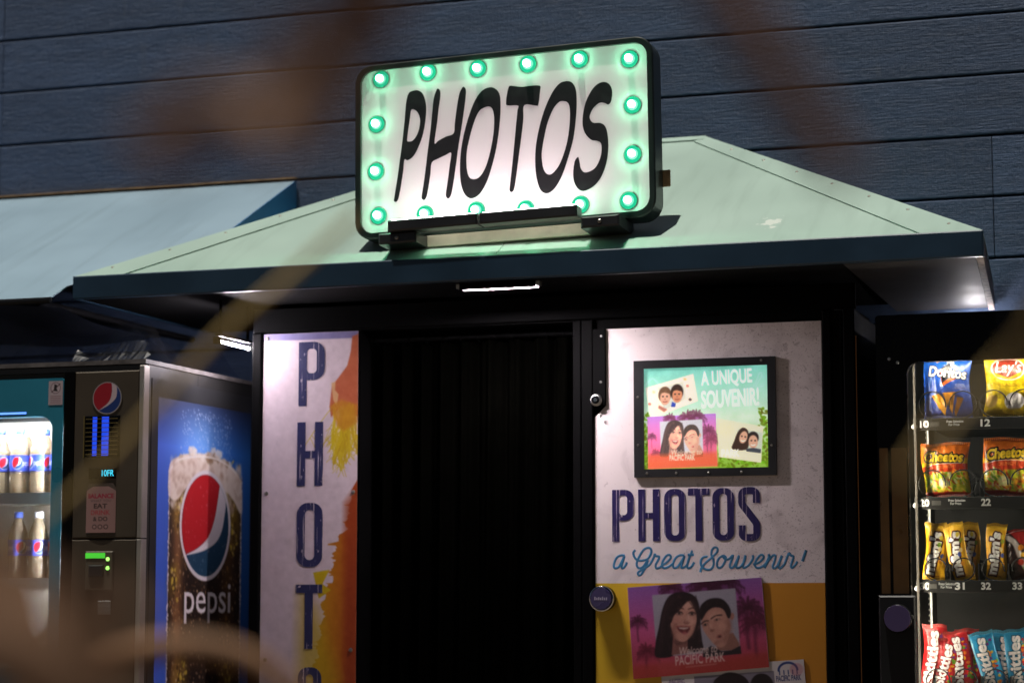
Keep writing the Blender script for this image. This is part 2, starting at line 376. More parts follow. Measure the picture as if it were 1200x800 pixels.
# ------------------------------------------------------------------ painter for flat prints
class Canvas:
    """colour field over x0..x1, y0..y1 (y downwards) sampled at nx by ny points; colours are display values 0..255"""
    def __init__(s, x0, y0, x1, y1, nx, ny, c=(255, 255, 255)):
        s.x = np.linspace(x0, x1, nx)
        s.y = np.linspace(y0, y1, ny)
        s.px = (x1 - x0) / nx
        s.img = np.empty((ny, nx, 3))
        s.img[:] = c
        s.A = None
        s.X, s.Y = np.meshgrid(s.x, s.y)
    def T(s, pts):
        p = np.asarray(pts, float)
        if s.A is None:
            return p
        A = s.A
        return np.stack([A[0] * p[:, 0] + A[1] * p[:, 1] + A[2], A[3] * p[:, 0] + A[4] * p[:, 1] + A[5]], 1)
    def scale(s):
        return 1.0 if s.A is None else math.sqrt(abs(s.A[0] * s.A[4] - s.A[1] * s.A[3]))
    def _win(s, p, m):
        i0, i1 = np.searchsorted(s.x, [p[:, 0].min() - m, p[:, 0].max() + m])
        j0, j1 = np.searchsorted(s.y, [p[:, 1].min() - m, p[:, 1].max() + m])
        return slice(j0, j1), slice(i0, i1)
    def _blend(s, w, a, c):
        if callable(c):
            c = c(s.X[w], s.Y[w])
        c = np.asarray(c, float)
        s.img[w] = s.img[w] * (1 - a[..., None]) + c * a[..., None]
    def segs(s, P, Q, c, alpha=1.0, soft=None, sign=True, width=0.0):
        soft = s.px * 1.2 if soft is None else max(soft * s.scale(), s.px * 1.2)
        m = soft + width + s.px
        w = s._win(np.concatenate([P, Q]), m)
        X, Y = s.X[w], s.Y[w]
        if X.size == 0:
            return
        d2 = np.full(X.shape, 1e18)
        ins = np.zeros(X.shape, bool)
        for (ax, ay), (bx, by) in zip(P, Q):
            dx, dy = bx - ax, by - ay
            L = dx * dx + dy * dy + 1e-12
            t = np.clip(((X - ax) * dx + (Y - ay) * dy) / L, 0, 1)
            d2 = np.minimum(d2, (X - ax - t * dx) ** 2 + (Y - ay - t * dy) ** 2)
            if sign:
                cr = (ay > Y) != (by > Y)
                if abs(dy) > 1e-12:
                    ins ^= cr & (X < (Y - ay) * dx / dy + ax)
        d = np.sqrt(d2)
        sd = np.where(ins, -d, d) if sign else d - width / 2
        a = np.clip(0.5 - sd / soft, 0, 1) * alpha
        s._blend(w, a, c)
    def poly(s, pts, c, alpha=1.0, soft=None, smooth=0):
        if smooth:
            pts = [(p.x, p.y) for p in catmull(pts, smooth)]
        p = s.T(pts)
        s.segs(p, np.roll(p, -1, 0), c, alpha, soft)
    def line(s, pts, width, c, alpha=1.0, soft=None, smooth=0):
        if smooth:
            pts = [(p.x, p.y) for p in catmull(pts, smooth, False)]
        p = s.T(pts)
        s.segs(p[:-1], p[1:], c, alpha, soft, False, width * s.scale())
    def ell(s, cx, cy, rx, ry, c, rot=0.0, alpha=1.0, soft=None, n=28):
        t = np.linspace(0, 2 * math.pi, n, endpoint=False)
        x, y = rx * np.cos(t), ry * np.sin(t)
        s.poly(np.stack([cx + x * math.cos(rot) - y * math.sin(rot), cy + x * math.sin(rot) + y * math.cos(rot)], 1), c, alpha, soft)
    def text(s, txt, x0, x1, y0, y1, c, bold=0.0, shear=0.0, rot=0.0, alpha=1.0, arch=0.0, edge=None, ew=0.0):
        """text stretched into the box x0..x1, y0 (top)..y1 (bottom), turned by rot about the box centre"""
        vs, fs = text_arrays(txt, bold, 0.0, shear)
        cnt = {}
        for f in fs:
            for i in range(len(f)):
                k = tuple(sorted((f[i], f[(i + 1) % len(f)])))
                cnt[k] = cnt.get(k, 0) + 1
        co = np.array([(v.x, v.y) for v in vs])
        mn, mx = co.min(0), co.max(0)
        u = (co - mn) / (mx - mn)
        cx, cy = (x0 + x1) / 2, (y0 + y1) / 2
        a = x0 + u[:, 0] * (x1 - x0) - cx
        b = y1 - u[:, 1] * (y1 - y0) - cy - arch * (1 - (2 * u[:, 0] - 1) ** 2)
        co = np.stack([cx + a * math.cos(rot) - b * math.sin(rot), cy + a * math.sin(rot) + b * math.cos(rot)], 1)
        co = s.T(co)
        e = [k for k, n in cnt.items() if n == 1]
        P, Q = co[[k[0] for k in e]], co[[k[1] for k in e]]
        if edge is not None:
            s.segs(P, Q, edge, alpha, None, False, ew * s.scale())
        s.segs(P, Q, c, alpha)
    def noise(s, amt, cells=40, seed=0):
        r = np.random.default_rng(seed)
        ny, nx = s.img.shape[:2]
        tot = np.zeros((ny, nx))
        a = 1.0
        k = cells
        for _ in range(4):
            gy, gx = max(2, int(k * ny / max(nx, ny))), max(2, int(k * nx / max(nx, ny)))
            g = r.standard_normal((gy + 1, gx + 1))
            yy, xx = np.linspace(0, gy - 1e-6, ny), np.linspace(0, gx - 1e-6, nx)
            yi, xi = yy.astype(int), xx.astype(int)
            fy, fx = (yy - yi)[:, None], (xx - xi)[None, :]
            v = g[yi][:, xi] * (1 - fy) * (1 - fx) + g[yi + 1][:, xi] * fy * (1 - fx) + g[yi][:, xi + 1] * (1 - fy) * fx + g[yi + 1][:, xi + 1] * fy * fx
            tot += a * v
            a *= 0.6
            k *= 2
        return amt * tot
    def soften(s, n=1, grain=3.0, seed=2):
        for _ in range(n):
            p = np.pad(s.img, ((1, 1), (1, 1), (0, 0)), 'edge')
            s.img = (p[:-2, 1:-1] + p[2:, 1:-1] + p[1:-1, :-2] + p[1:-1, 2:] + 2 * p[1:-1, 1:-1]) / 6
        s.img = s.img + np.random.default_rng(seed).normal(0, grain, s.img.shape[:2])[..., None]
    def dots(s, n, x0, x1, y0, y1, r0, r1, c, alpha=0.9, seed=1):
        r = np.random.default_rng(seed)
        for _ in range(n):
            s.ell(r.uniform(x0, x1), r.uniform(y0, y1), q := r.uniform(r0, r1), q, c, alpha=alpha * r.uniform(0.4, 1), n=8)

def grid_mesh(name, cv, pos, material, parent=None, smooth=True, back=None):
    """sheet carrying the canvas; pos(u, v) -> (...,3) arrays with u, v in 0..1 (v downwards)"""
    ny, nx = cv.img.shape[:2]
    u, v = np.meshgrid(np.linspace(0, 1, nx), np.linspace(0, 1, ny))
    P = pos(u, v).reshape(-1, 3)
    off = WORLD[parent.name] if parent is not None else Vector((0, 0, 0))
    P = P - np.array(off)
    i = (np.arange(ny - 1)[:, None] * nx + np.arange(nx - 1)[None, :]).ravel()
    F = np.stack([i, i + nx, i + nx + 1, i + 1], 1)
    me = bpy.data.meshes.new(name)
    nv, nf = len(P), len(F)
    C = np.concatenate([lin(np.clip(cv.img, 0, 255)).reshape(-1, 3), np.ones((nv, 1))], 1)
    if back is not None:
        P = np.concatenate([P, back(u, v).reshape(-1, 3) - np.array(off)])
        F = np.concatenate([F, F[:, ::-1] + nv])
        C = np.concatenate([C, C * np.array([0.5, 0.5, 0.5, 1])])
        nv *= 2
        nf *= 2
    me.vertices.add(nv)
    me.vertices.foreach_set('co', P.astype(np.float32).ravel())
    me.loops.add(nf * 4)
    me.loops.foreach_set('vertex_index', F.astype(np.int32).ravel())
    me.polygons.add(nf)
    me.polygons.foreach_set('loop_start', np.arange(0, nf * 4, 4, dtype=np.int32))
    me.update(calc_edges=True)
    me.polygons.foreach_set('use_smooth', np.full(nf, smooth))
    ca = me.color_attributes.new('print', 'FLOAT_COLOR', 'POINT')
    ca.data.foreach_set('color', C.astype(np.float32).ravel())
    me.materials.append(material)
    return link(name, me, parent)

def flat_xz(x0, x1, z0, z1, y):
    """rectangle on a vertical plane facing -y; v=0 is the top"""
    return lambda u, v: np.stack([x0 + u * (x1 - x0), np.full_like(u, y), z1 + v * (z0 - z1)], -1)

def flat_corners(tl, tr, br, bl, y):
    def f(u, v):
        tl_, tr_, br_, bl_ = [np.array(p) for p in (tl, tr, br, bl)]
        q = (1 - v)[..., None] * ((1 - u)[..., None] * tl_ + u[..., None] * tr_) + v[..., None] * ((1 - u)[..., None] * bl_ + u[..., None] * br_)
        return np.stack([q[..., 0], np.full_like(u, y), q[..., 1]], -1)
    return f

M = {}
M['black'] = mat('black_enamel', (0.005, 0.005, 0.006), 0.45, var=0.3, bump=0.08, bscale=180, spec=0.25)
M['booth_black'] = mat('booth_black', (0.0012, 0.0012, 0.0014), 0.75, var=0.3, bump=0.08, bscale=180, spec=0.06)
M['matte_black'] = mat('matte_black', (0.0015, 0.0015, 0.0017), 0.8, var=0.3, bump=0.1, spec=0.05)
M['gloss_black'] = mat('gloss_black', (0.003, 0.003, 0.004), 0.25, var=0.3, spec=0.12)
M['plastic_black'] = mat('plastic_black', (0.02, 0.02, 0.022), 0.35, var=0.2)
M['steel'] = mat('brushed_steel', (0.55, 0.54, 0.52), 0.32, 1.0, stretch=(1, 1, 20))
M['chrome'] = mat('chrome', (0.75, 0.75, 0.76), 0.12, 1.0)
M['grey'] = mat('grey_metal_front', (0.075, 0.058, 0.040), 0.45, 0.35, var=0.1, bump=0.1, bscale=220)
M['white'] = mat('white_paint', (0.72, 0.7, 0.68), 0.5, var=0.06, bump=0.05)
M['white_letter'] = mat('white_letter', (0.78, 0.78, 0.76), 0.5, var=0.04)
M['cream'] = mat('cream_paint', (0.62, 0.58, 0.46), 0.5, var=0.15, vscale=14, bump=0.1)
M['screw'] = mat('screw_head', (0.3, 0.28, 0.25), 0.35, 1.0)

# ------------------------------------------------------------------ ground
def ground():
    m = mat('boardwalk_wood', (0.10, 0.075, 0.055), 0.75, var=0.35, vscale=3, bump=0.5, bscale=25, stretch=(1, 14, 1))
    g = MB()
    g.quad((-150, -150, 0), (150, -150, 0), (150, 150, 0), (-150, 150, 0))
    o = g.build('ground', m)
    o['kind'] = 'structure'
ground()

# ------------------------------------------------------------------ clapboard wall
def siding_mat():
    m = mat('navy_rough_sawn_paint', (0.056, 0.094, 0.182), 0.62, var=0.16, vscale=5, stretch=(0.6, 1, 5), spec=0.4)
    nt = m.node_tree
    b = nt.nodes['Principled BSDF']
    tc = nt.nodes.new('ShaderNodeTexCoord')
    hs = []
    for sc, nscale, amt in (((3.0, 1, 40.0), 4.0, 0.55), ((60.0, 1, 3.0), 3.0, 0.28), ((1, 1, 1), 90.0, 0.35), ((1, 1, 1), 9.0, 0.5)):
        mp = nt.nodes.new('ShaderNodeMapping')
        mp.inputs['Scale'].default_value = sc
        nt.links.new(tc.outputs['Object'], mp.inputs['Vector'])
        n = nt.nodes.new('ShaderNodeTexNoise')
        n.inputs['Scale'].default_value = nscale
        n.inputs['Detail'].default_value = 5
        n.inputs['Roughness'].default_value = 0.62
        nt.links.new(mp.outputs['Vector'], n.inputs['Vector'])
        mu = nt.nodes.new('ShaderNodeMath')
        mu.operation = 'MULTIPLY'
        mu.inputs[1].default_value = amt
        nt.links.new(n.outputs['Fac'], mu.inputs[0])
        if hs:
            ad = nt.nodes.new('ShaderNodeMath')
            ad.operation = 'ADD'
            nt.links.new(hs[-1].outputs[0], ad.inputs[0])
            nt.links.new(mu.outputs[0], ad.inputs[1])
            hs.append(ad)
        else:
            hs.append(mu)
    bp = nt.nodes.new('ShaderNodeBump')
    bp.inputs['Strength'].default_value = 0.85
    bp.inputs['Distance'].default_value = 0.010
    nt.links.new(hs[-1].outputs[0], bp.inputs['Height'])
    nt.links.new(bp.outputs['Normal'], b.inputs['Normal'])
    # each board weathers a little differently
    src = b.inputs['Base Color'].links[0].from_socket
    oi = nt.nodes.new('ShaderNodeObjectInfo')
    hv = nt.nodes.new('ShaderNodeHueSaturation')
    mr = nt.nodes.new('ShaderNodeMapRange')
    mr.inputs['To Min'].default_value = 0.80
    mr.inputs['To Max'].default_value = 1.16
    nt.links.new(oi.outputs['Random'], mr.inputs['Value'])
    nt.links.new(mr.outputs['Result'], hv.inputs['Value'])
    nt.links.new(src, hv.inputs['Color'])
    # chalky scuffs and drip marks
    mp = nt.nodes.new('ShaderNodeMapping')
    mp.inputs['Scale'].default_value = (7, 1, 0.9)
    nt.links.new(tc.outputs['Object'], mp.inputs['Vector'])
    n = nt.nodes.new('ShaderNodeTexNoise')
    n.inputs['Scale'].default_value = 2.5
    n.inputs['Detail'].default_value = 9
    n.inputs['Roughness'].default_value = 0.7
    nt.links.new(mp.outputs['Vector'], n.inputs['Vector'])
    r2 = nt.nodes.new('ShaderNodeMapRange')
    r2.inputs['From Min'].default_value = 0.56
    r2.inputs['From Max'].default_value = 0.80
    r2.inputs['To Max'].default_value = 0.45
    nt.links.new(n.outputs['Fac'], r2.inputs['Value'])
    mx = nt.nodes.new('ShaderNodeMix')
    mx.data_type = 'RGBA'
    nt.links.new(r2.outputs['Result'], mx.inputs[0])
    nt.links.new(hv.outputs['Color'], mx.inputs[6])
    mx.inputs[7].default_value = (0.12, 0.13, 0.155, 1)
    nt.links.new(mx.outputs[2], b.inputs['Base Color'])
    return m

M['siding'] = siding_mat()
def wall():
    w = root('clapboard_wall', (0.0, 0.0, 0.0), 'dark navy wooden wall of wide horizontal boards behind the awnings', 'wall')
    bk = MB().box(-4.6, 3.9, 0.016, 0.12, 0.0, 3.82)
    bk.build('wall_backing', M['matte_black'], w)
    base = 2.931 - 13 * 0.2205
    joints = {14: 0.4315, 10: 1.798, 9: 1.798, 12: -3.1, 7: 0.2, 16: 1.1, 15: 2.6, 13: 2.9, 11: -2.9}
    for i in range(17):
        z0, z1 = base + i * 0.2205 + 0.002, base + (i + 1) * 0.2205 - 0.002
        z0 = max(z0, 0.01)
        xs = [-4.6, -2.222]
        if i in joints and joints[i] < -2.222:
            xs = [-4.6, joints[i], -2.222]
        elif i in joints:
            xs.append(joints[i])
        xs.append(3.9)
        for a, b in zip(xs, xs[1:]):
            lap = rng.uniform(-0.0008, 0.0012)
            m = MB()
            x0, x1 = a + 0.0016, b - 0.0016
            # lapped channel board: eased upper edge, bottom edge proud of the one below
            prof = [(0.015, z0), (-0.003, z0 + 0.001), (-0.0060 - lap, z0 + 0.004), (-0.0056 - lap, z1 - 0.010), (-0.002, z1 - 0.005), (0.012, z1 - 0.001), (0.015, z1)]
            vs = [(x, y, z) for x in (x0, x1) for y, z in prof]
            k = len(prof)
            fs = [tuple(range(k)), tuple(range(2 * k - 1, k - 1, -1))]
            for q in range(k):
                r = (q + 1) % k
                fs.append((q, q + k, r + k, r))
            m.add(vs, fs)
            m.build('siding_board', M['siding'], w)
wall()

# ------------------------------------------------------------------ awnings
def roof_mat(name, c, stains=()):
    m = mat(name, c, 0.38, 0.0, var=0.07, vscale=2.2, bump=0.02, bscale=6, spec=0.5)
    nt = m.node_tree
    b = nt.nodes['Principled BSDF']
    src = b.inputs['Base Color'].links[0].from_socket
    tc = nt.nodes.new('ShaderNodeTexCoord')
    # long faint dirt runs and specks
    mp = nt.nodes.new('ShaderNodeMapping')
    mp.inputs['Scale'].default_value = (9, 1.0, 1.0)
    nt.links.new(tc.outputs['Object'], mp.inputs['Vector'])
    n = nt.nodes.new('ShaderNodeTexNoise')
    n.inputs['Scale'].default_value = 2.0
    n.inputs['Detail'].default_value = 8
    nt.links.new(mp.outputs['Vector'], n.inputs['Vector'])
    mr = nt.nodes.new('ShaderNodeMapRange')
    mr.inputs['From Min'].default_value = 0.52
    mr.inputs['From Max'].default_value = 0.78
    mr.inputs['To Max'].default_value = 0.30
    nt.links.new(n.outputs['Fac'], mr.inputs['Value'])
    mx = nt.nodes.new('ShaderNodeMix')
    mx.data_type = 'RGBA'
    nt.links.new(mr.outputs['Result'], mx.inputs[0])
    nt.links.new(src, mx.inputs[6])
    mx.inputs[7].default_value = (c[0] * 0.5, c[1] * 0.52, c[2] * 0.5, 1)
    last = mx.outputs[2]
    for (sx, sy, sz, rad) in stains:
        d = nt.nodes.new('ShaderNodeVectorMath')
        d.operation = 'DISTANCE'
        d.inputs[1].default_value = (sx, sy, sz)
        nz = nt.nodes.new('ShaderNodeTexNoise')
        nz.inputs['Scale'].default_value = 38
        nz.inputs['Detail'].default_value = 6
        nt.links.new(tc.outputs['Object'], d.inputs[0])
        nt.links.new(tc.outputs['Object'], nz.inputs['Vector'])
        m1 = nt.nodes.new('ShaderNodeMapRange')
        m1.inputs['From Min'].default_value = 0.0
        m1.inputs['From Max'].default_value = rad
        m1.inputs['To Min'].default_value = 0.30
        m1.inputs['To Max'].default_value = -0.12
        nt.links.new(d.outputs['Value'], m1.inputs['Value'])
        ad = nt.nodes.new('ShaderNodeMath')
        ad.operation = 'ADD'
        nt.links.new(m1.outputs['Result'], ad.inputs[0])
        nt.links.new(nz.outputs['Fac'], ad.inputs[1])
        th = nt.nodes.new('ShaderNodeMapRange')
        th.inputs['From Min'].default_value = 0.66
        th.inputs['From Max'].default_value = 0.74
        th.inputs['To Max'].default_value = 0.5
        nt.links.new(ad.outputs[0], th.inputs['Value'])
        mz = nt.nodes.new('ShaderNodeMix')
        mz.data_type = 'RGBA'
        nt.links.new(th.outputs['Result'], mz.inputs[0])
        nt.links.new(last, mz.inputs[6])
        mz.inputs[7].default_value = (0.8, 0.8, 0.74, 1)
        last = mz.outputs[2]
    nt.links.new(last, b.inputs['Base Color'])
    return m

M['fascia'] = mat('dark_teal_fascia', (0.014, 0.040, 0.074), 0.36, var=0.25, vscale=4, bump=0.06, bscale=30)
XL, XR, YF, ZE, ZB = -1.244, 1.888, -1.1, 1.965, 1.888      # eaves of the main awning
XW = 1.795
RL, RR, ZR = -0.1, 0.76, 2.545                               # its ridge on the wall

def main_awning():
    a = root('awning', (0.32, -0.55, 1.888), 'pale green sheet metal hipped awning over the photo booth carrying the sign', 'awning')
    off = WORLD[a.name]
    # roof material stains are given in object space
    rm = roof_mat('sage_green_roof_sheet', (0.335, 0.455, 0.395), stains=((1.19 - off.x, -0.93 - off.y, 2.055 - off.z, 0.10), (-0.2 - off.x, -0.72 - off.y, 2.16 - off.z, 0.03)))
    nf = Vector((0, -0.58, 1.1)).normalized()
    for x0, x1, r0, r1 in ((XL, 0.305, RL, 0.305), (0.3075, XR, 0.3075, RR)):
        MB().slab([(x0, YF, ZE), (x1, YF, ZE), (r1, -0.012, ZR), (r0, -0.012, ZR)], nf, 0.004).build('roof_panel', rm, a)
    nl = Vector((-(ZR - ZE), 0, RL - XL)).normalized()
    MB().slab([(XL, -0.012, ZE), (XL, YF, ZE), (RL, -0.012, ZR)], nl, 0.004).build('roof_panel', rm, a)
    nr = Vector((ZR - ZE, 0, XR - RR)).normalized()
    MB().slab([(XR, YF, ZE), (XW, -0.012, ZE - 0.02), (RR, -0.012, ZR)], nr, 0.004).build('roof_panel', rm, a)
    # flashing strips folded over the hips, with screws
    for (p, q, s) in (((XL, YF, ZE), (RL, -0.012, ZR), 1), ((XR, YF, ZE), (RR, -0.012, ZR), -1)):
        p, q = Vector(p), Vector(q)
        d = (q - p).normalized()
        inn = nf.cross(d).normalized()
        if inn.x * s < 0:
            inn = -inn
        m = MB()
        lift = nf * 0.0045
        wd = 0.062
        k = wd * abs(d.x) / abs(inn.z if abs(inn.z) > 1e-6 else 1)
        m.slab([p + lift, p + lift + Vector((s * 0.19, 0, 0)), q + lift + inn * wd - d * 0.02, q + lift], nf, 0.003)
        fl = m.build('hip_flashing', rm, a)
        for t in (0.08, 0.21, 0.34, 0.47, 0.6, 0.73, 0.86):
            c = p.lerp(q, t) + inn * 0.03 + nf * 0.0045
            MB().lathe([(0.0055, 0), (0.0055, 0.0015), (0.003, 0.003)], c, nf, 10).build('screw', M['screw'], fl)
    MB().slab([(RL, -0.05, ZR + 0.006 - 0.02), (RR, -0.05, ZR + 0.006 - 0.02), (RR, -0.012, ZR + 0.007), (RL, -0.012, ZR + 0.007)], nf, 0.003).build('ridge_cap', rm, a)
    MB().box(XL, XR, YF - 0.012, YF + 0.012, ZB, ZE + 0.004, 0.004).build('fascia', M['fascia'], a)
    MB().box(XL, XL + 0.02, YF + 0.014, -0.014, ZB, ZE - 0.006).build('fascia', M['fascia'], a)
    m = MB()
    for k in range(14):
        t0, t1 = k / 14, (k + 0.97) / 14
        A, B = Vector((XR - 0.004, YF + 0.014, ZB)), Vector((XW, -0.014, ZB - 0.028))
        p, q = A.lerp(B, t0), A.lerp(B, t1)
        j = rng.uniform(-0.004, 0.004)
        m.slab([p, q, q + Vector((0, 0, 0.066 + j)), p + Vector((0, 0, 0.066 + j))], (1, 0.06, 0), 0.02)
    m.build('fascia', mat('peeling_fascia_paint', (0.34, 0.27, 0.25), 0.6, var=0.6, vscale=38, bump=0.7, bscale=70), a)
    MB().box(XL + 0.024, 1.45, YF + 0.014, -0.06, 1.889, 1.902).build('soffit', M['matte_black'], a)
    so = mat('shade_darkened_soffit', (0.03, 0.028, 0.03), 0.6, var=0.3, vscale=9, bump=0.2)  # base colour darkened for shade, so only the lamp's hot spot shows
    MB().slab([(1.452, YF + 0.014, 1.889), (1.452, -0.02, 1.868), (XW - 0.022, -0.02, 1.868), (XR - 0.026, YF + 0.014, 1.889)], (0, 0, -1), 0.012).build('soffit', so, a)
main_awning()

def left_awning():
    a = root('awning', (-1.8, -0.6, 1.884), 'pale grey blue awning on the left above the drink machine', 'awning')
    rm = roof_mat('grey_blue_canvas', (0.235, 0.335, 0.41))
    bl = mat('blue_canvas_end', (0.022, 0.13, 0.31), 0.6, var=0.1, bump=0.15, bscale=90)
    k = 0.497
    X0, X1, zt, yf = -3.3, -0.892, 2.49, -1.22
    z = lambda y: zt + k * y
    n = Vector((0, -k, 1)).normalized()
    pts = [(X0, -0.012), (X0, yf), (-1.262, yf), (-1.262, -1.118), (-0.892, -0.766), (X1, -0.012)]
    MB().slab([(x, y, z(y)) for x, y in pts], n, 0.004).build('canopy', rm, a)
    MB().slab([(X1 + 0.004, -0.012, z(-0.012)), (X1 + 0.004, -0.75, z(-0.75)), (X1 + 0.004, -0.75, 1.93), (X1 + 0.004, -0.012, 1.93)], (1, 0, 0), 0.004).build('end_panel', bl, a)
    MB().box(X0, X1 + 0.006, -0.03, -0.0125, zt - 0.001, zt + 0.003).build('head_rail', mat('rusty_rail', (0.45, 0.27, 0.14), 0.6, var=0.4, vscale=20), a)
    MB().tube([(X0, yf, z(yf) - 0.012), (-1.264, yf, z(yf) - 0.012)], 0.011, 10).build('front_bar', M['black'], a, True)
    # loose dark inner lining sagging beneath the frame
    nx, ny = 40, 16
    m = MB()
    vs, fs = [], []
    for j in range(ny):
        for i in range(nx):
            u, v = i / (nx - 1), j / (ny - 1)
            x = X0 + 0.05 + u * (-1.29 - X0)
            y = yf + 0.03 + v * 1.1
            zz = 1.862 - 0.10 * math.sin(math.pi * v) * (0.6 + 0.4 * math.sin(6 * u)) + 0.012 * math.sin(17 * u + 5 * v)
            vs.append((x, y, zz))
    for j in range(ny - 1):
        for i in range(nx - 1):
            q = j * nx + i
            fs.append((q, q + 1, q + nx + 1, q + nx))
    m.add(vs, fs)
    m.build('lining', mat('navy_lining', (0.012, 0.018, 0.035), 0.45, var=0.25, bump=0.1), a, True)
    for x in (-3.2, -2.2, -1.32):
        MB().tube([(x, yf + 0.01, 1.868), (x, -0.03, 1.868)], 0.012, 8).build('strut', M['black'], a, True)
left_awning()
# ------------------------------------------------------------------ PHOTOS sign
def rrect(x0, y0, x1, y1, r, n=7):
    out = []
    for cx, cy, a0 in ((x1 - r, y1 - r, 0), (x0 + r, y1 - r, 90), (x0 + r, y0 + r, 180), (x1 - r, y0 + r, 270)):
        for i in range(n + 1):
            a = math.radians(a0 + 90 * i / n)
            out.append((cx + r * math.cos(a), cy + r * math.sin(a)))
    return out

def sign():
    roll, lean = math.radians(1.5), math.radians(-2.5)
    ex = Vector((math.cos(roll), 0, math.sin(roll)))
    up0 = Vector((0, -math.sin(lean), math.cos(lean)))
    ez = (up0 - up0.dot(ex) * ex).normalized()
    ey = ez.cross(ex)
    R = Matrix((ex, ey, ez)).transposed()
    s = root('marquee_sign', (0.305, -1.0, 2.06), 'rounded white marquee sign reading PHOTOS ringed by green bulbs on the green awning', 'sign', rot=R.to_euler(), local=True)
    U0, U1, V0, V1, rr = -0.529, 0.529, 0.012, 0.622, 0.062
    g = 0.021
    fm = mat('sign_frame_black_green', (0.012, 0.018, 0.016), 0.33, var=0.3, bump=0.1, bscale=120)
    # frame ring, 9 cm deep, with an eased front edge
    out = rrect(U0, V0, U1, V1, rr)
    inn = rrect(U0 + g, V0 + g, U1 - g, V1 - g, rr - g + 0.006)
    e = 0.005
    oute = rrect(U0 + e, V0 + e, U1 - e, V1 - e, rr - e)
    k = len(out)
    yb, yf = 0.085, -0.010
    rings = [[(u, yb, v) for u, v in out], [(u, yf + e, v) for u, v in out], [(u, yf, v) for u, v in oute], [(u, yf, v) for u, v in inn], [(u, 0.006, v) for u, v in inn]]
    m = MB()
    vs = [p for r in rings for p in r]
    fs = []
    for a in range(len(rings) - 1):
        for i in range(k):
            j = (i + 1) % k
            fs.append((a * k + i, a * k + j, (a + 1) * k + j, (a + 1) * k + i))
    fs.append(tuple(range(k - 1, -1, -1)))
    m.add(vs, fs)
    m.build('frame', fm, s)
    vs, fs = fill_loops([rrect(U0 + g - 0.003, V0 + g - 0.003, U1 - g + 0.003, V1 - g + 0.003, rr - g + 0.008)], 0.0)
    m = MB()
    m.add([(v.x, 0.002, v.y) for v in vs], fs)
    face = mat('sign_face_white', (0.72, 0.635, 0.655), 0.34, var=0.05, vscale=3, bump=0.04, bscale=20, spec=0.4)
    fb = face.node_tree.nodes['Principled BSDF']
    fb.inputs['Emission Color'].default_value = (1.0, 0.86, 0.89, 1)      # added even glow, levels out the wash bars' falloff
    fb.inputs['Emission Strength'].default_value = 0.15
    m.build('face_panel', face, s)
    lm = mat('black_vinyl_letter', (0.014, 0.012, 0.014), 0.38, var=0.3, vscale=30, bump=0.12, bscale=150)
    for loops in SIGN_LETTERS:
        vs, fs = fill_loops([catmull(l, 5) for l in loops], 0.0004)
        m = MB()
        m.add([(v.x, 0.0012 - v.z, v.y) for v in vs], fs)
        m.build('letter', lm, s)
    core = glow('bulb_core_green_white', (0.20, 1.0, 0.50), 48.0)
    ringi = glow('bulb_lens_green', (0.30, 1.0, 0.66), 1.1)
    ringm = glow('bulb_base_green', (0.02, 0.80, 0.42), 0.8)
    sock = mat('socket_green', (0.10, 0.35, 0.24), 0.25, var=0.1)
    bulb_mesh = None
    for (u, v) in BULBS:
        if bulb_mesh is None:
            prof = [(0.0001, -0.030), (0.005, -0.0295), (0.009, -0.0265), (0.0115, -0.021), (0.012, -0.014), (0.0115, -0.008), (0.010, -0.003)]
            b = MB().lathe([(r, h) for r, h in prof], (0, 0, 0), (0, 1, 0), 16).build('bulb', core, s, True)
            q = MB().lathe([(0.010, -0.0030), (0.0185, -0.0028), (0.0195, 0.0015)], (0, 0, 0), (0, 1, 0), 18).build('bulb_ring', ringi, b, True)
            q2 = MB().lathe([(0.0196, -0.0024), (0.0275, -0.0018), (0.0285, 0.0015)], (0, 0, 0), (0, 1, 0), 18).build('bulb_ring', ringm, b, True)
            w = MB().lathe([(0.0287, -0.0014), (0.0305, -0.0014), (0.0315, 0.0015)], (0, 0, 0), (0, 1, 0), 18).build('socket', sock, b, True)
            bulb_mesh = (b, q, q2, w)
            b.location = (u, 0, v)
        else:
            b = bulb_mesh[0].copy()
            col.objects.link(b)
            b.parent = s
            b.location = (u, 0, v)
            for c in bulb_mesh[1:]:
                d = c.copy()
                col.objects.link(d)
                d.parent = b
    # two LED wash bars standing in front of the lower edge
    led = glow('led_wash_white', (1.0, 0.86, 0.92), 46.0)
    rail_glow = glow('added_rail_glow', (1.0, 0.92, 0.80), 9.0)
    for u0, u1 in ((-0.362, -0.047), (-0.039, 0.296)):
        m = MB()
        m.box(u0, u1, -0.130, -0.075, 0.006, 0.044, 0.005)
        bar = m.build('light_bar', M['plastic_black'], s)
        MB().box(u0 + 0.012, u1 - 0.012, -0.122, -0.100, 0.0442, 0.0458).build('led_strip', led, bar)
        MB().box(u0 + 0.012, u1 - 0.012, -0.0742, -0.0725, 0.010, 0.018).build('added_glow_strip', rail_glow, bar)  # glowing strip added behind the bar to brighten the rail
    # short black feet and the pale mounting rail between them
    for u0, u1 in ((-0.405, -0.27), (0.30, 0.43)):
        m = MB()
        m.box(u0, u1, -0.105, 0.07, -0.030, 0.0075, 0.006)
        f = m.build('foot', M['plastic_black'], s)
        MB().lathe([(0.007, 0), (0.007, 0.004), (0.004, 0.006)], ((u0 + u1) / 2, -0.105, -0.012), (0, -1, 0), 8).build('bolt', M['screw'], f)
    MB().box(-0.269, 0.299, 0.0, 0.03, -0.028, 0.010).build('mounting_rail', M['cream'], s)
    # stay bracket behind the right edge
    m = MB()
    m.box(0.47, 0.553, 0.0865, 0.094, 0.13, 0.185)
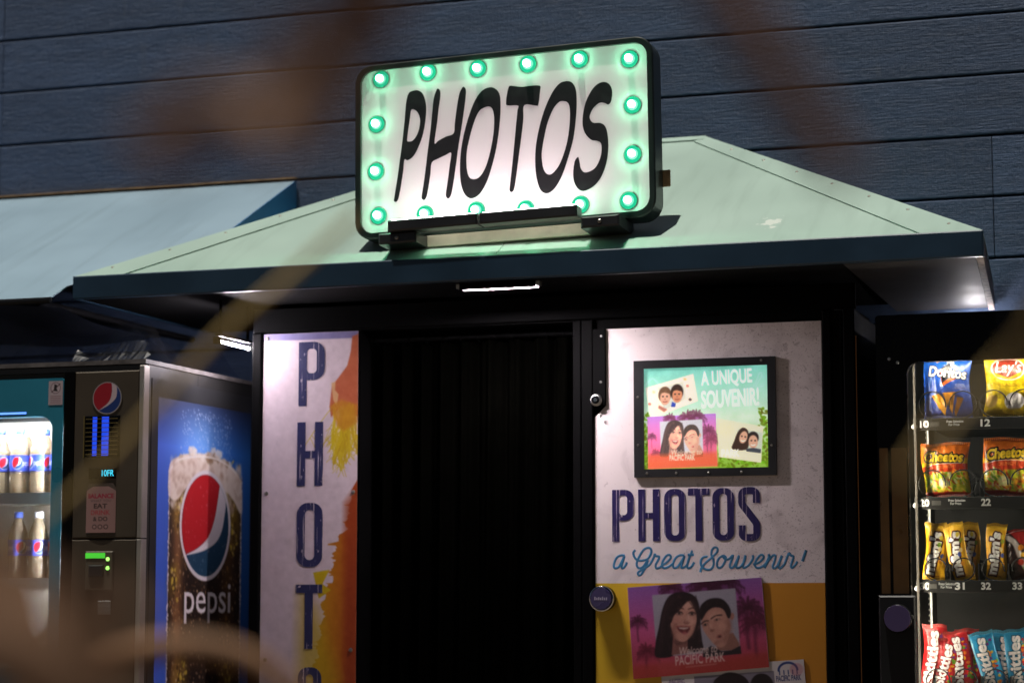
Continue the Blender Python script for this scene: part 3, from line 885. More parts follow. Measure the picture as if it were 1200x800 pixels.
    m.build('stay_bracket', mat('rusty_bracket', (0.40, 0.24, 0.12), 0.6, 0.3, var=0.4, vscale=40), s)
sign()

# ------------------------------------------------------------------ lettering for the booth panels
def cond_glyph(ch, w, h, s):
    r = min(w * 0.42, h * 0.2)
    if ch == 'P':
        hb = 0.40 * h
        outer = [(0, 0), (s, 0), (s, hb)]
        for cx, cy, a0 in ((w - r, hb + r, 270), (w - r, h - r, 0)):
            outer += [(cx + r * math.cos(math.radians(a0 + 15 * i)), cy + r * math.sin(math.radians(a0 + 15 * i))) for i in range(7)]
        outer += [(0, h)]
        return [outer, rrect(s, hb + s * 0.8, w - s, h - s * 0.8, (w - 2 * s) * 0.4)]
    if ch == 'H':
        m, t = 0.49 * h, s * 0.42
        return [[(0, 0), (s, 0), (s, m - t), (w - s, m - t), (w - s, 0), (w, 0), (w, h), (w - s, h), (w - s, m + t), (s, m + t), (s, h), (0, h)]]
    if ch == 'O':
        return [rrect(0, 0, w, h, r), rrect(s, s * 0.8, w - s, h - s * 0.8, (w - 2 * s) * 0.48)]
    if ch == 'T':
        c = w / 2
        return [[(c - s / 2, 0), (c + s / 2, 0), (c + s / 2, h - s * 0.95), (w, h - s * 0.95), (w, h), (0, h), (0, h - s * 0.95), (c - s / 2, h - s * 0.95)]]
    if ch == 'S':
        a = s / 2
        path = [(w - a, 0.71 * h), (w - a, 0.80 * h), (w - a * 1.05, 0.885 * h), (0.72 * w, h - a * 0.95), (0.5 * w, h - a * 0.8), (0.28 * w, h - a * 0.95), (a * 1.05, 0.885 * h), (a, 0.79 * h), (a * 1.1, 0.69 * h), (0.38 * w, 0.575 * h), (0.62 * w, 0.44 * h), (w - a * 1.1, 0.32 * h), (w - a, 0.21 * h), (w - a * 1.05, 0.115 * h), (0.72 * w, a * 0.95), (0.5 * w, a * 0.8), (0.28 * w, a * 0.95), (a * 1.05, 0.115 * h), (a, 0.2 * h), (a, 0.29 * h)]
        P = catmull(path, 3, False)
        L, Rr = [], []
        for i, p in enumerate(P):
            d = (P[min(i + 1, len(P) - 1)] - P[max(i - 1, 0)]).normalized()
            nn = Vector((-d.y, d.x, 0)) * a
            L.append(p + nn)
            Rr.append(p - nn)
        return [L + Rr[::-1]]

def worn_ink(name, c, under):
    m = mat(name, c, 0.4, var=0.15, vscale=25)
    nt = m.node_tree
    b = nt.nodes['Principled BSDF']
    src = b.inputs['Base Color'].links[0].from_socket
    tc = nt.nodes.new('ShaderNodeTexCoord')
    last = src
    for scl, ns, lo, hi in (((70, 1, 1.6), 2.2, 0.605, 0.63), ((1, 1, 0.5), 70.0, 0.66, 0.70)):
        mp = nt.nodes.new('ShaderNodeMapping')
        mp.inputs['Scale'].default_value = scl
        nt.links.new(tc.outputs['Object'], mp.inputs['Vector'])
        n = nt.nodes.new('ShaderNodeTexNoise')
        n.inputs['Scale'].default_value = ns
        n.inputs['Detail'].default_value = 4
        nt.links.new(mp.outputs['Vector'], n.inputs['Vector'])
        r = nt.nodes.new('ShaderNodeMapRange')
        r.inputs['From Min'].default_value = lo
        r.inputs['From Max'].default_value = hi
        r.inputs['To Max'].default_value = 0.8
        nt.links.new(n.outputs['Fac'], r.inputs['Value'])
        mx = nt.nodes.new('ShaderNodeMix')
        mx.data_type = 'RGBA'
        nt.links.new(r.outputs['Result'], mx.inputs[0])
        nt.links.new(last, mx.inputs[6])
        mx.inputs[7].default_value = (*under, 1)
        last = mx.outputs[2]
    nt.links.new(last, b.inputs['Base Color'])
    return m

# ------------------------------------------------------------------ painted portraits for the souvenir cards
def couple(cv, A, bright=1.0, wash=0.0):
    """two people squeezed into one snapshot; coordinates of the card drawing mapped by A"""
    cv.A = A
    def c(r, g, b):
        k = np.array((r, g, b), float) * bright
        return k * (1 - wash) + np.array((235, 225, 190.0)) * wash
    cv.poly([(190, 170), (790, 120), (825, 575), (230, 620)], c(166, 160, 176))
    # long hair behind
    cv.poly([(300, 195), (350, 156), (420, 147), (480, 165), (520, 210), (536, 290), (541, 400), (552, 500), (556, 570), (450, 575), (442, 500), (350, 540), (342, 612), (224, 618), (219, 520), (243, 400), (265, 280)], c(38, 20, 28), soft=7, smooth=4)
    cv.poly([(345, 465), (447, 470), (455, 590), (335, 605)], c(150, 92, 84), soft=8)
    cv.poly([(345, 500), (445, 490), (440, 520), (370, 535)], c(105, 60, 58), alpha=0.7, soft=14)
    cv.poly([(345, 300), (395, 238), (460, 205), (505, 240), (517, 320), (507, 400), (480, 460), (440, 502), (400, 508), (360, 480), (336, 420), (326, 360)], c(214, 148, 128), soft=7, smooth=4)
    cv.ell(360, 400, 26, 70, c(170, 105, 92), 0.15, 0.6, 30)
    cv.ell(470, 370, 30, 36, c(232, 170, 148), 0, 0.7, 26)
    cv.ell(375, 355, 28, 20, c(228, 150, 132), 0, 0.6, 20)
    cv.ell(450, 250, 36, 26, c(235, 178, 156), 0, 0.6, 24)
    cv.poly([(312, 345), (322, 250), (375, 185), (450, 172), (490, 196), (440, 222), (398, 272), (352, 318), (330, 372)], c(40, 20, 28), soft=7, smooth=4)
    for x, y, rx in ((388, 303, 24), (480, 306, 22)):
        cv.ell(x, y, rx + 6, 16, c(120, 72, 66), 0, 0.6, 10)
        cv.ell(x, y, rx - 6, 7, c(205, 185, 178), 0, 0.85, 5)
        cv.ell(x, y, 10, 9, c(32, 18, 18), 0, 1, 6)
        cv.line([(x - rx, y - 4), (x, y - 14), (x + rx, y - 3)], 6, c(25, 12, 16), 0.85, 6, 4)
    cv.line([(362, 275), (392, 262), (418, 270)], 8, c(60, 32, 32), 0.8, 6, 3)
    cv.line([(455, 272), (485, 262), (508, 276)], 8, c(60, 32, 32), 0.8, 6, 3)
    cv.line([(442, 300), (450, 345), (438, 368)], 10, c(176, 112, 98), 0.6, 10, 3)
    cv.ell(440, 370, 20, 9, c(165, 96, 86), 0, 0.8, 9)
    cv.poly([(374, 402), (420, 400), (464, 403), (457, 434), (430, 452), (396, 438)], c(112, 34, 42), soft=9, smooth=3)
    cv.poly([(382, 404), (420, 406), (457, 405), (450, 414), (420, 420), (391, 414)], c(222, 206, 198), soft=6)
    cv.ell(428, 447, 20, 9, c(196, 96, 100), 0.1, 0.9, 6)
    cv.line([(364, 399), (418, 394), (472, 399)], 5, c(168, 60, 66), 0.9, 4, 3)
    cv.line([(300, 230), (268, 400), (248, 590)], 9, c(80, 48, 56), 0.5, 12, 3)
    cv.line([(520, 260), (530, 420), (540, 560)], 8, c(84, 50, 58), 0.5, 12, 3)
    # short hair, man
    cv.poly([(700, 470), (772, 445), (818, 525), (815, 575), (640, 575), (655, 545)], c(160, 104, 90), soft=7)
    cv.poly([(560, 575), (620, 540), (690, 580), (760, 575), (826, 540), (832, 600), (560, 622)], c(42, 32, 40), soft=6)
    cv.ell(766, 326, 15, 26, c(190, 122, 104), 0.1, 1, 5)
    cv.poly([(555, 330), (600, 272), (650, 256), (705, 272), (742, 335), (757, 400), (742, 470), (722, 530), (690, 553), (650, 537), (600, 482), (560, 420), (549, 370)], c(204, 140, 120), soft=7, smooth=4)
    cv.ell(730, 430, 30, 90, c(160, 100, 86), 0.2, 0.6, 34)
    cv.ell(640, 320, 50, 30, c(228, 166, 144), -0.3, 0.6, 26)
    cv.ell(700, 400, 30, 34, c(222, 156, 134), 0, 0.6, 24)
    cv.poly([(534, 300), (545, 245), (585, 208), (630, 193), (690, 198), (735, 238), (757, 290), (752, 330), (736, 338), (712, 285), (680, 262), (630, 262), (588, 290), (560, 335), (545, 352)], c(34, 20, 24), soft=8, smooth=4)
    cv.line([(618, 342), (652, 320), (692, 316)], 9, c(40, 22, 24), 0.85, 6, 3)
    cv.line([(548, 380), (572, 360), (596, 358)], 9, c(40, 22, 24), 0.85, 6, 3)
    for x, y in ((660, 350), (578, 386)):
        cv.ell(x, y, 24, 10, c(120, 74, 66), -0.3, 0.7, 8)
        cv.ell(x, y, 15, 5, c(196, 176, 168), -0.3, 0.7, 5)
        cv.ell(x - 3, y, 7, 7, c(28, 16, 16), 0, 1, 4)
    cv.line([(600, 372), (606, 410), (630, 430)], 10, c(165, 104, 90), 0.7, 9, 3)
    cv.ell(626, 428, 18, 10, c(150, 90, 80), -0.3, 0.8, 9)
    cv.ell(676, 472, 20, 15, c(160, 84, 80), -0.4, 0.9, 10)
    cv.ell(678, 472, 9, 7, c(70, 22, 28), -0.4, 1, 5)
    cv.ell(664, 515, 30, 14, c(150, 94, 82), -0.5, 0.5, 14)
    # hair strands and uneven skin, so that it prints like a snapshot
    r = np.random.default_rng(17)
    for k in range(90):
        t = r.uniform(0, 1)
        x0 = 300 - 70 * t + r.uniform(-8, 8)
        sh = r.uniform(0.5, 1.9)
        if k % 2:
            q = [(330 + r.uniform(-20, 60), 175 + r.uniform(-10, 25)), (285 + r.uniform(-25, 30), 330 + r.uniform(-30, 30)), (262 + r.uniform(-40, 70), 590 + r.uniform(-30, 20))]
        else:
            q = [(470 + r.uniform(-40, 40), 180 + r.uniform(-10, 20)), (527 + r.uniform(-10, 10), 330 + r.uniform(-30, 30)), (505 + r.uniform(-50, 44), 560 + r.uniform(-30, 10))]
        cv.line(q, r.uniform(2, 6), c(44 * sh, 26 * sh, 30 * sh), 0.35, 4, 4)
    for k in range(50):
        a = r.uniform(3.3, 6.2)
        cx_, cy_ = 645 + 95 * math.cos(a), 300 + 95 * math.sin(a)
        sh = r.uniform(0.6, 2.0)
        cv.line([(cx_, cy_), (cx_ + r.uniform(-10, 16), cy_ + r.uniform(16, 34))], r.uniform(3, 6), c(40 * sh, 26 * sh, 26 * sh), 0.4, 5)
    for k in range(150):
        if k % 2:
            x, y = 425 + r.normal(0, 45), 370 + r.normal(0, 65)
        else:
            x, y = 655 + r.normal(0, 45), 420 + r.normal(0, 60)
        d = r.choice([-1, 1]) * r.uniform(6, 26)
        cv.ell(x, y, r.uniform(5, 22), r.uniform(4, 14), c(206 + d, 142 + d, 122 + d), r.uniform(0, 3), 0.16, 14, 10)
    cv.line([(352, 400), (345, 440), (372, 485)], 14, c(150, 92, 80), 0.45, 20, 3)
    cv.line([(500, 390), (492, 440), (462, 480)], 14, c(150, 92, 80), 0.45, 20, 3)
    cv.line([(430, 350), (424, 372), (446, 380), (460, 370)], 7, c(140, 80, 72), 0.55, 8, 3)
    cv.line([(360, 385), (372, 378)], 9, c(150, 92, 80), 0.4, 10)
    cv.ell(452, 330, 9, 24, c(244, 196, 176), 0.1, 0.5, 12)
    cv.ell(612, 395, 9, 20, c(232, 176, 154), -0.4, 0.5, 12)
    cv.A = None

def palm(cv, x, y, size, colr, trunk=True, seed=0):
    r = np.random.default_rng(seed)
    cv.ell(x, y + size * 0.25, size * 0.8, size * 0.55, colr, 0, 0.45, size * 0.6)
    if trunk:
        cv.line([(x, y), (x - size * 0.12, y + size * 1.2), (x - size * 0.1, y + size * 2.4)], size * 0.2, colr, 0.6, size * 0.2, 3)
    for k in range(11):
        a = math.radians(-200 + 220 * k / 10 + r.uniform(-8, 8))
        L = size * r.uniform(0.8, 1.25)
        q = [(x, y), (x + 0.5 * L * math.cos(a), y + 0.5 * L * math.sin(a)), (x + L * math.cos(a), y + L * math.sin(a) + 0.35 * L)]
        cv.line(q, size * 0.10, colr, 0.75, size * 0.12, 3)
        for t in np.linspace(0.25, 1, 6):
            px = x + t * L * math.cos(a)
            py = y + t * L * math.sin(a) + 0.35 * L * t * t
            cv.line([(px, py), (px + r.uniform(-0.1, 0.1) * L, py + 0.28 * L)], size * 0.07, colr, 0.6, size * 0.1)

CARD_A = (0.997, -0.0775, -10 * 0.997 + 115 * 0.0775, 0.0775, 0.997, -10 * 0.0775 - 115 * 0.997)
def compose(B, A):
    """B after A"""
    return (B[0] * A[0] + B[1] * A[3], B[0] * A[1] + B[1] * A[4], B[0] * A[2] + B[1] * A[5] + B[2],
            B[3] * A[0] + B[4] * A[3], B[3] * A[1] + B[4] * A[4], B[3] * A[2] + B[4] * A[5] + B[5])

def red_card(cv, B=None, bright=1.0, wash=0.0, text=True):
    """magenta sunset souvenir card, drawn in 968 x 662 card units, mapped by B"""
    cv.A = B
    k = lambda r, g, b: np.array((r, g, b), float) * bright * (1 - wash) + np.array((240, 215, 190.0)) * wash
    W, H = 968, 662
    for i in range(40):
        t = i / 39
        a, b, d = (150, 84, 178), (214, 78, 140), (196, 52, 62)
        q = [a[j] + (b[j] - a[j]) * min(1, t * 2) if t < 0.5 else b[j] + (d[j] - b[j]) * (t * 2 - 1) for j in range(3)]
        cv.poly([(0, H * i / 40), (W, H * i / 40), (W, H * (i + 1) / 40 + 2), (0, H * (i + 1) / 40 + 2)], k(*q))
    dk = k(74, 14, 46)
    palm(cv, 850, 220, 120, dk, True, 3)
    palm(cv, 900, 330, 110, k(96, 20, 52), True, 4)
    palm(cv, 60, 250, 60, dk, True, 5)
    palm(cv, 110, 470, 80, k(110, 22, 48), True, 6)
    palm(cv, 320, 30, 90, dk, False, 7)
    palm(cv, 560, 30, 130, dk, False, 8)
    palm(cv, 700, 20, 120, k(66, 12, 44), False, 9)
    couple(cv, CARD_A if B is None else compose(B, CARD_A), bright, wash)
    cv.A = B
    for i in range(12):
        cv.poly([(0, 560 + i * 5), (W, 540 + i * 5), (W, H), (0, H)], k(196, 58, 50), alpha=0.16, soft=6)
    cv.poly([(180, 530), (350, 540), (340, 640), (190, 650)], k(214, 84, 90), alpha=0.35, soft=30)
    if text:
        wc = k(240, 206, 196)
        cv.text('Welcome to', 345, 615, 462, 520, wc, 0.015, 0.25, 0.0)
        cv.text('PACIFIC PARK', 310, 665, 522, 592, wc, 0.02, 0.0, 0.0)
        cv.line([(385, 609), (600, 605)], 9, wc, 0.4, 6)
    cv.A = None

# ------------------------------------------------------------------ photo booth
YB = -0.75
def right_panel_mat():
    m = mat('printed_door_panel', (0.82, 0.735, 0.735), 0.42, var=0.05, vscale=3)
    nt = m.node_tree
    b = nt.nodes['Principled BSDF']
    src = b.inputs['Base Color'].links[0].from_socket
    tc = nt.nodes.new('ShaderNodeTexCoord')
    sp = nt.nodes.new('ShaderNodeSeparateXYZ')
    nt.links.new(tc.outputs['Object'], sp.inputs['Vector'])
    def node(t, **kw):
        n = nt.nodes.new(t)
        for k, v in kw.items():
            setattr(n, k, v)
        return n
    # printed grit: dark specks that thicken towards the right hand side of the print
    last = src
    for scl, lo, hi, amt in ((42, 0.69, 0.74, 0.35), (170, 0.66, 0.72, 0.5), (9, 0.56, 0.75, 0.30)):
        n = node('ShaderNodeTexNoise')
        n.inputs['Scale'].default_value = scl
        n.inputs['Detail'].default_value = 7
        n.inputs['Distortion'].default_value = 0.8
        nt.links.new(tc.outputs['Object'], n.inputs['Vector'])
        g = node('ShaderNodeMapRange')
        g.inputs['From Min'].default_value = 0.35
        g.inputs['From Max'].default_value = 1.05
        g.inputs['To Min'].default_value = -0.06
        g.inputs['To Max'].default_value = 0.07
        nt.links.new(sp.outputs['X'], g.inputs['Value'])
        ad = node('ShaderNodeMath', operation='ADD')
        nt.links.new(n.outputs['Fac'], ad.inputs[0])
        nt.links.new(g.outputs['Result'], ad.inputs[1])
        r = node('ShaderNodeMapRange')
        r.inputs['From Min'].default_value = lo
        r.inputs['From Max'].default_value = hi
        r.inputs['To Max'].default_value = amt
        nt.links.new(ad.outputs[0], r.inputs['Value'])
        mx = node('ShaderNodeMix', data_type='RGBA')
        nt.links.new(r.outputs['Result'], mx.inputs[0])
        nt.links.new(last, mx.inputs[6])
        mx.inputs[7].default_value = (0.22, 0.15, 0.15, 1)
        last = mx.outputs[2]
    # yellow to orange printed band below
    gx = node('ShaderNodeValToRGB')
    e = gx.color_ramp.elements
    e[0].position, e[0].color = 0.30, (0.85, 0.62, 0.03, 1)
    e[1].position, e[1].color = 0.95, (0.62, 0.26, 0.018, 1)
    nn = node('ShaderNodeTexNoise')
    nn.inputs['Scale'].default_value = 5
    nn.inputs['Detail'].default_value = 5
    nt.links.new(tc.outputs['Object'], nn.inputs['Vector'])
    a2 = node('ShaderNodeMath', operation='MULTIPLY_ADD')
    a2.inputs[1].default_value = 0.35
    nt.links.new(nn.outputs['Fac'], a2.inputs[0])
    xs = node('ShaderNodeMath', operation='SUBTRACT')
    xs.inputs[1].default_value = 0.22
    nt.links.new(sp.outputs['X'], xs.inputs[0])
    nt.links.new(xs.outputs[0], a2.inputs[2])
    nt.links.new(a2.outputs[0], gx.inputs['Fac'])
    st = node('ShaderNodeMath', operation='LESS_THAN')
    st.inputs[1].default_value = 0.9035
    nt.links.new(sp.outputs['Z'], st.inputs[0])
    mx = node('ShaderNodeMix', data_type='RGBA')
    nt.links.new(st.outputs[0], mx.inputs[0])
    nt.links.new(last, mx.inputs[6])
    nt.links.new(gx.outputs['Color'], mx.inputs[7])
    nt.links.new(mx.outputs[2], b.inputs['Base Color'])
    return m

def booth():
    b = root('photo_booth', (0.0, -0.75, 0.0), 'black photo booth with printed PHOTOS panels and dark curtained entrance under the green awning', 'photo booth')
    K = M['booth_black']
    # cabinet carcass
    MB().box(-0.718, -0.31, -0.742, -0.06, 0.02, 1.84).build('side_cabinet', K, b)
    MB().box(0.545, 1.36, -0.742, -0.06, 0.02, 1.84).build('side_cabinet', K, b)
    MB().box(-0.308, 0.543, -0.10, -0.062, 0.02, 1.84).build('back_wall', M['matte_black'], b)
    MB().box(-0.308, 0.543, -0.742, -0.104, 1.785, 1.838).build('header', K, b)
    MB().box(-0.718, 1.432, -0.756, -0.7425, 1.79, 1.875, 0.004).build('header_trim', M['matte_black'], b)
    for x0, x1, y0 in ((-0.717, -0.681, -0.762), (0.470, 0.500, -0.755), (0.503, 0.543, -0.762), (1.3225, 1.352, -0.765), (1.356, 1.388, -0.757), (1.392, 1.430, -0.768)):
        MB().box(x0, x1, y0, -0.7425 if x0 != 0.470 else -0.70, 0.02, 1.787, 0.004).build('door_post', K, b)
    MB().box(1.361, 1.430, -0.742, -0.10, 0.02, 1.78).build('side_panel', K, b)
    MB().box(1.4315, 1.4345, -0.763, -0.757, 0.05, 1.70).build('amber_reflection', mat('amber_reflection', (0.42, 0.16, 0.02), 0.35, var=0.3, vscale=10), b)  # thin reflection of the printed panel, put in as amber colour

    # left printed panel: pale ground with palm splash in orange and yellow
    x0, x1, z0, z1 = -0.678, -0.315, 0.10, 1.783
    px = lambda X: (X - x0) * 1000
    cv = Canvas(0, 0, 363, 1683, 150, 690, (216, 198, 208))
    cv.img += cv.noise(2.2, 60, 5)[..., None]
    cv.poly([(0, 0), (363, 0), (363, 24), (0, 24)], (122, 116, 168), 0.9, 4)
    def orange(X, Y):
        t = np.clip((X - 215) / 150, 0, 1)[..., None]
        return np.array((205, 150, 12)) * (1 - t) + np.array((176, 72, 22)) * t
    red = lambda X, Y: np.array((168, 84, 56)) * np.clip(1 - (Y[..., None] - 200) / 800, 0, 1) + np.array((150, 60, 26)) * np.clip((Y[..., None] - 200) / 800, 0, 1)
    cv.poly([(340, 18), (363, 10), (363, 300), (330, 290), (300, 262), (262, 300), (256, 262), (264, 190), (290, 160), (322, 120), (335, 70)], (186, 96, 62), 1, 5)
    cv.poly([(262, 180), (278, 175), (276, 205), (290, 220), (283, 262), (270, 240)], (214, 170, 120), 0.9, 4)
    r = np.random.default_rng(4)
    for k in range(70):
        sx, sy = 300 + r.uniform(-30, 50), 270 + r.uniform(-20, 40)
        tx = 300 + r.normal(0, 34)
        ty = 400 + r.uniform(-60, 110) * (1 - min(1, abs(tx - 292) / 110))
        mid = ((sx + tx) / 2 + r.uniform(-14, 14), (sy + ty) / 2)
        cv.line([(sx, sy), mid, (tx, ty)], r.uniform(1.5, 6), (206, 180, 18) if k % 3 else (186, 150, 20), 0.9, 3, 4)
        for q in range(3):
            u = r.uniform(0.4, 1)
            bx, by = sx + (tx - sx) * u, sy + (ty - sy) * u
            cv.line([(bx, by), (bx + r.choice([-1, 1]) * r.uniform(8, 30), by + r.uniform(14, 50))], 2.0, (200, 172, 24), 0.8, 2)
    cv.poly([(258, 262), (300, 240), (363, 258), (363, 320), (310, 350), (285, 330)], (196, 130, 30), 0.8, 12)
    # lower splash with a torn edge
    edge = [(363, 520)]
    dev = 0.0
    for i in range(150):
        t = i / 149
        base = 352 - 150 * min(1, t * 1.25) ** 0.8
        dev = 0.86 * dev + r.normal(0, 5.5)
        spike = -r.uniform(8, 34) if r.random() < 0.07 else 0.0
        edge.append((base + dev + spike, 560 + t * 720 + r.uniform(-3, 3)))
    edge += [(150, 1683), (363, 1683)]
    cv.poly(edge, orange, 1, 3)
    cv.poly([(200, 840), (262, 830), (235, 880), (268, 900), (222, 930)], (206, 176, 14), 1, 3)
    cv.poly([(318, 600), (363, 540), (363, 1683), (330, 1683), (318, 1100)], (150, 52, 18), 0.75, 30)
    cv.poly([(150, 900), (215, 960), (300, 1200), (300, 1683), (140, 1683)], (196, 164, 16), 0.6, 60)
    cv.img += cv.noise(3, 90, 8)[..., None]
    cv.img *= 0.97
    lp = MB().box(x0, x1, YB + 0.0004, -0.7422, z0, z1).build('printed_panel', K, b)
    grid_mesh('panel_print', cv, flat_xz(x0, x1, z0, z1, YB - 0.0004), print_mat('left_panel_print', 0, 0.42), lp)
    navy = worn_ink('navy_letter_ink', (0.022, 0.024, 0.095), (0.55, 0.47, 0.52))
    rects = [(-0.5407, 1.5246, -0.4409, 1.751), (-0.5433, 1.2443, -0.4449, 1.4681), (-0.5422, 0.962, -0.4432, 1.1855), (-0.5431, 0.6797, -0.4429, 0.9018), (-0.5323, 0.3997, -0.4431, 0.6174)]
    for ch, (a, c, d, e) in zip('PHOTO', rects):
        vs, fs = fill_loops(cond_glyph(ch, d - a, e - c, 0.031), 0.0006)
        m = MB()
        m.add([(a + v.x, YB - 0.0012 - v.z, c + v.y) for v in vs], fs)
        m.build('letter', navy, lp)
    for sx, sz in ((-0.6605, 1.2201), (-0.3294, 1.2211), (-0.3342, 0.6776), (-0.662, 1.768), (-0.658, 0.64)):
        MB().lathe([(0.0075, 0), (0.007, 0.003), (0.003, 0.005)], (sx, YB, sz), (0, -1, 0), 10).build('screw', M['screw'], lp)

    # right printed door panel with the notched upper corner
    pts = [(0.546, 0.05), (1.318, 0.05), (1.318, 1.7545), (0.586, 1.7545), (0.586, 1.4965), (0.546, 1.457)]
    rp = MB().slab([(x, YB, z) for x, z in pts], (0, -1, 0), 0.0075).build('printed_door_panel', right_panel_mat(), b)
    nv2 = worn_ink('indigo_letter_ink', (0.020, 0.013, 0.095), (0.6, 0.5, 0.55))
    rr = [(0.6054, 0.6809), (0.6957, 0.769), (0.7846, 0.8578), (0.8661, 0.9386), (0.9484, 1.0214), (1.0354, 1.1077)]
    for ch, (a, d) in zip('PHOTOS', rr):
        vs, fs = fill_loops(cond_glyph(ch, d - a, 0.172, 0.0235), 0.0006)
        m = MB()
        m.add([(a + v.x, YB - 0.0012 - v.z, 1.0415 + v.y) for v in vs], fs)
        m.build('letter', nv2, rp)
    ink = mat('blue_script_ink', (0.045, 0.22, 0.42), 0.45, var=0.15, vscale=20)
    m = MB()
    for st in SCRIPT:
        P = catmull([(x, z) for x, z in st], 5, False)
        wd = 0.0040 if len(st) > 2 else 0.0048
        t = MB().tube([(p.x, 0, p.y) for p in P], wd, 8)
        m.add([(x, YB - 0.0004 + y * 0.12, z) for x, y, z in t.v], t.f)
    m.build('script_lettering', ink, rp, True)

    # framed display with its backlit advert
    fx0, fx1, fz0, fz1 = 0.6855, 1.1665, 1.2525, 1.642
    sx0, sx1, sz0, sz1 = 0.7195, 1.1395, 1.2795, 1.615
    m = MB()
    for q in ((fx0, fx1, sz1, fz1), (fx0, fx1, fz0, sz0), (fx0, sx0, sz0, sz1), (sx1, fx1, sz0, sz1)):
        m.box(q[0], q[1], YB - 0.014, YB - 0.0005, q[2], q[3])
    fr = m.build('display_frame', M['plastic_black'], b)
    for sx, sz in ((0.70, 1.52), (0.70, 1.36), (1.152, 1.35), (0.73, 1.265), (0.83, 1.265), (0.94, 1.265), (1.05, 1.265), (1.12, 1.63)):
        MB().lathe([(0.0045, 0), (0.004, 0.002), (0.002, 0.003)], (sx, YB - 0.014, sz), (0, -1, 0), 8).build('screw', M['screw'], fr)
    cv = Canvas(100, 100, 830, 695, 320, 262)
    t = (cv.Y - 100) / 595
    top, mid, low = np.array((126, 206, 190.0)), np.array((214, 234, 206.0)), np.array((150, 190, 70.0))
    w = np.clip(t / 0.5, 0, 1)[..., None]
    w2 = np.clip((t - 0.55) / 0.35, 0, 1)[..., None]
    cv.img = (top * (1 - w) + mid * w) * (1 - w2) + low * w2
    cv.img += cv.noise(5, 10, 3)[..., None]
    r = np.random.default_rng(9)
    for k in range(170):
        x = r.choice([r.uniform(100, 125), r.uniform(770, 832), r.uniform(530, 832)], p=[0.25, 0.35, 0.4])
        y = r.uniform(370, 700) if x < 130 else (r.uniform(350, 690) if x > 770 else r.uniform(610, 700))
        g = r.uniform(0.4, 1)
        cv.ell(x, y, r.uniform(6, 20), r.uniform(4, 10), (np.array((120, 190, 20)) * g + np.array((90, 40, 10)) * (1 - g)), r.uniform(0, 3), 0.9, 4, 10)
    cv.line([(110, 200), (150, 160), (190, 200), (170, 235)], 8, (200, 240, 230), 0.5, 8, 4)
    cv.line([(680, 240), (745, 225), (780, 150), (795, 165), (760, 225), (800, 225)], 7, (190, 232, 220), 0.6, 6, 4)
    # white card with two friends
    cv.poly([(110, 215), (395, 140), (420, 300), (140, 395)], (246, 232, 214), 1, 6)
    cv.poly([(185, 215), (335, 185), (352, 285), (220, 350)], (212, 206, 196), 1, 3)
    for x, y, sk, hr in ((225, 270, (226, 168, 140), (112, 78, 56)), (297, 258, (214, 140, 104), (58, 38, 30))):
        cv.ell(x, y - 12, 38, 48, hr, 0.1, 1, 5)
        cv.ell(x + 2, y + 6, 30, 42, sk, 0.1, 1, 5)
        cv.poly([(x - 30, y - 20), (x - 10, y - 36), (x + 24, y - 34), (x + 32, y - 16), (x, y - 26)], hr, 1, 5)
        for s in (-11, 13):
            cv.ell(x + s, y - 2, 6, 4, (50, 30, 28), 0, 1, 3)
        cv.line([(x - 10, y + 28), (x + 2, y + 31), (x + 14, y + 27)], 5, (150, 60, 56), 0.9, 3)
        cv.ell(x + 2, y + 14, 6, 5, (180, 110, 92), 0, 0.7, 5)
    cv.poly([(268, 300), (290, 312), (286, 332), (262, 330)], (50, 70, 170), 1, 4)
    cv.poly([(190, 318), (240, 345), (220, 360), (185, 335)], (190, 120, 100), 1, 6)
    for x, y, q in ((360, 210, (220, 120, 110)), (375, 290, (60, 40, 50)), (135, 310, (210, 110, 100)), (345, 170, (230, 180, 120)), (160, 240, (236, 190, 150))):
        cv.ell(x, y, 10, 8, q, 0.4, 0.8, 5)
    # magenta card
    red_card(cv, (405 / 968, 5 / 662, 120, -10 / 968, 305 / 662, 385), 1.25, 0.22, text=False)
    cv.poly([(122, 610), (528, 600), (532, 680), (125, 690)], (240, 104, 62), 0.75, 26)
    cv.text('Welcome to', 262, 440, 582, 612, (255, 226, 200), 0.0, 0.2)
    cv.text('PACIFIC PARK', 250, 400, 612, 645, (255, 236, 214), 0.02)
    # pale card with a smiling pair
    cv.poly([(530, 405), (800, 460), (785, 668), (540, 630)], (236, 226, 196), 1, 4)
    cv.ell(580, 470, 50, 40, (246, 232, 190), 0, 0.6, 30)
    cv.poly([(650, 468), (795, 490), (785, 610), (632, 580)], (206, 208, 190), 1, 3)
    cv.poly([(650, 490), (680, 462), (710, 480), (716, 540), (700, 590), (618, 585), (630, 540)], (64, 42, 34), 1, 5, 3)
    cv.ell(684, 518, 23, 36, (226, 170, 140), 0.3, 1, 4)
    cv.ell(740, 522, 33, 36, (48, 36, 34), 0, 1, 4)
    cv.ell(740, 545, 27, 38, (222, 166, 138), 0, 1, 4)
    cv.poly([(700, 585), (740, 580), (785, 590), (782, 612), (700, 600)], (70, 72, 80), 1, 4)
    for x, y in ((675, 512), (695, 516), (730, 538), (752, 539)):
        cv.ell(x, y, 5, 4, (40, 26, 24), 0, 1, 3)
    cv.line([(670, 536), (682, 542), (694, 536)], 5, (250, 240, 235), 1, 3)
    cv.line([(728, 562), (740, 567), (752, 562)], 5, (250, 240, 235), 1, 3)
    cv.text('PARK', 556, 660, 585, 630, (255, 252, 240), 0.02)
    wt = (250, 252, 246)
    cv.text('A UNIQUE', 440, 738, 122, 222, wt, 0.02, 0.0, -0.04)
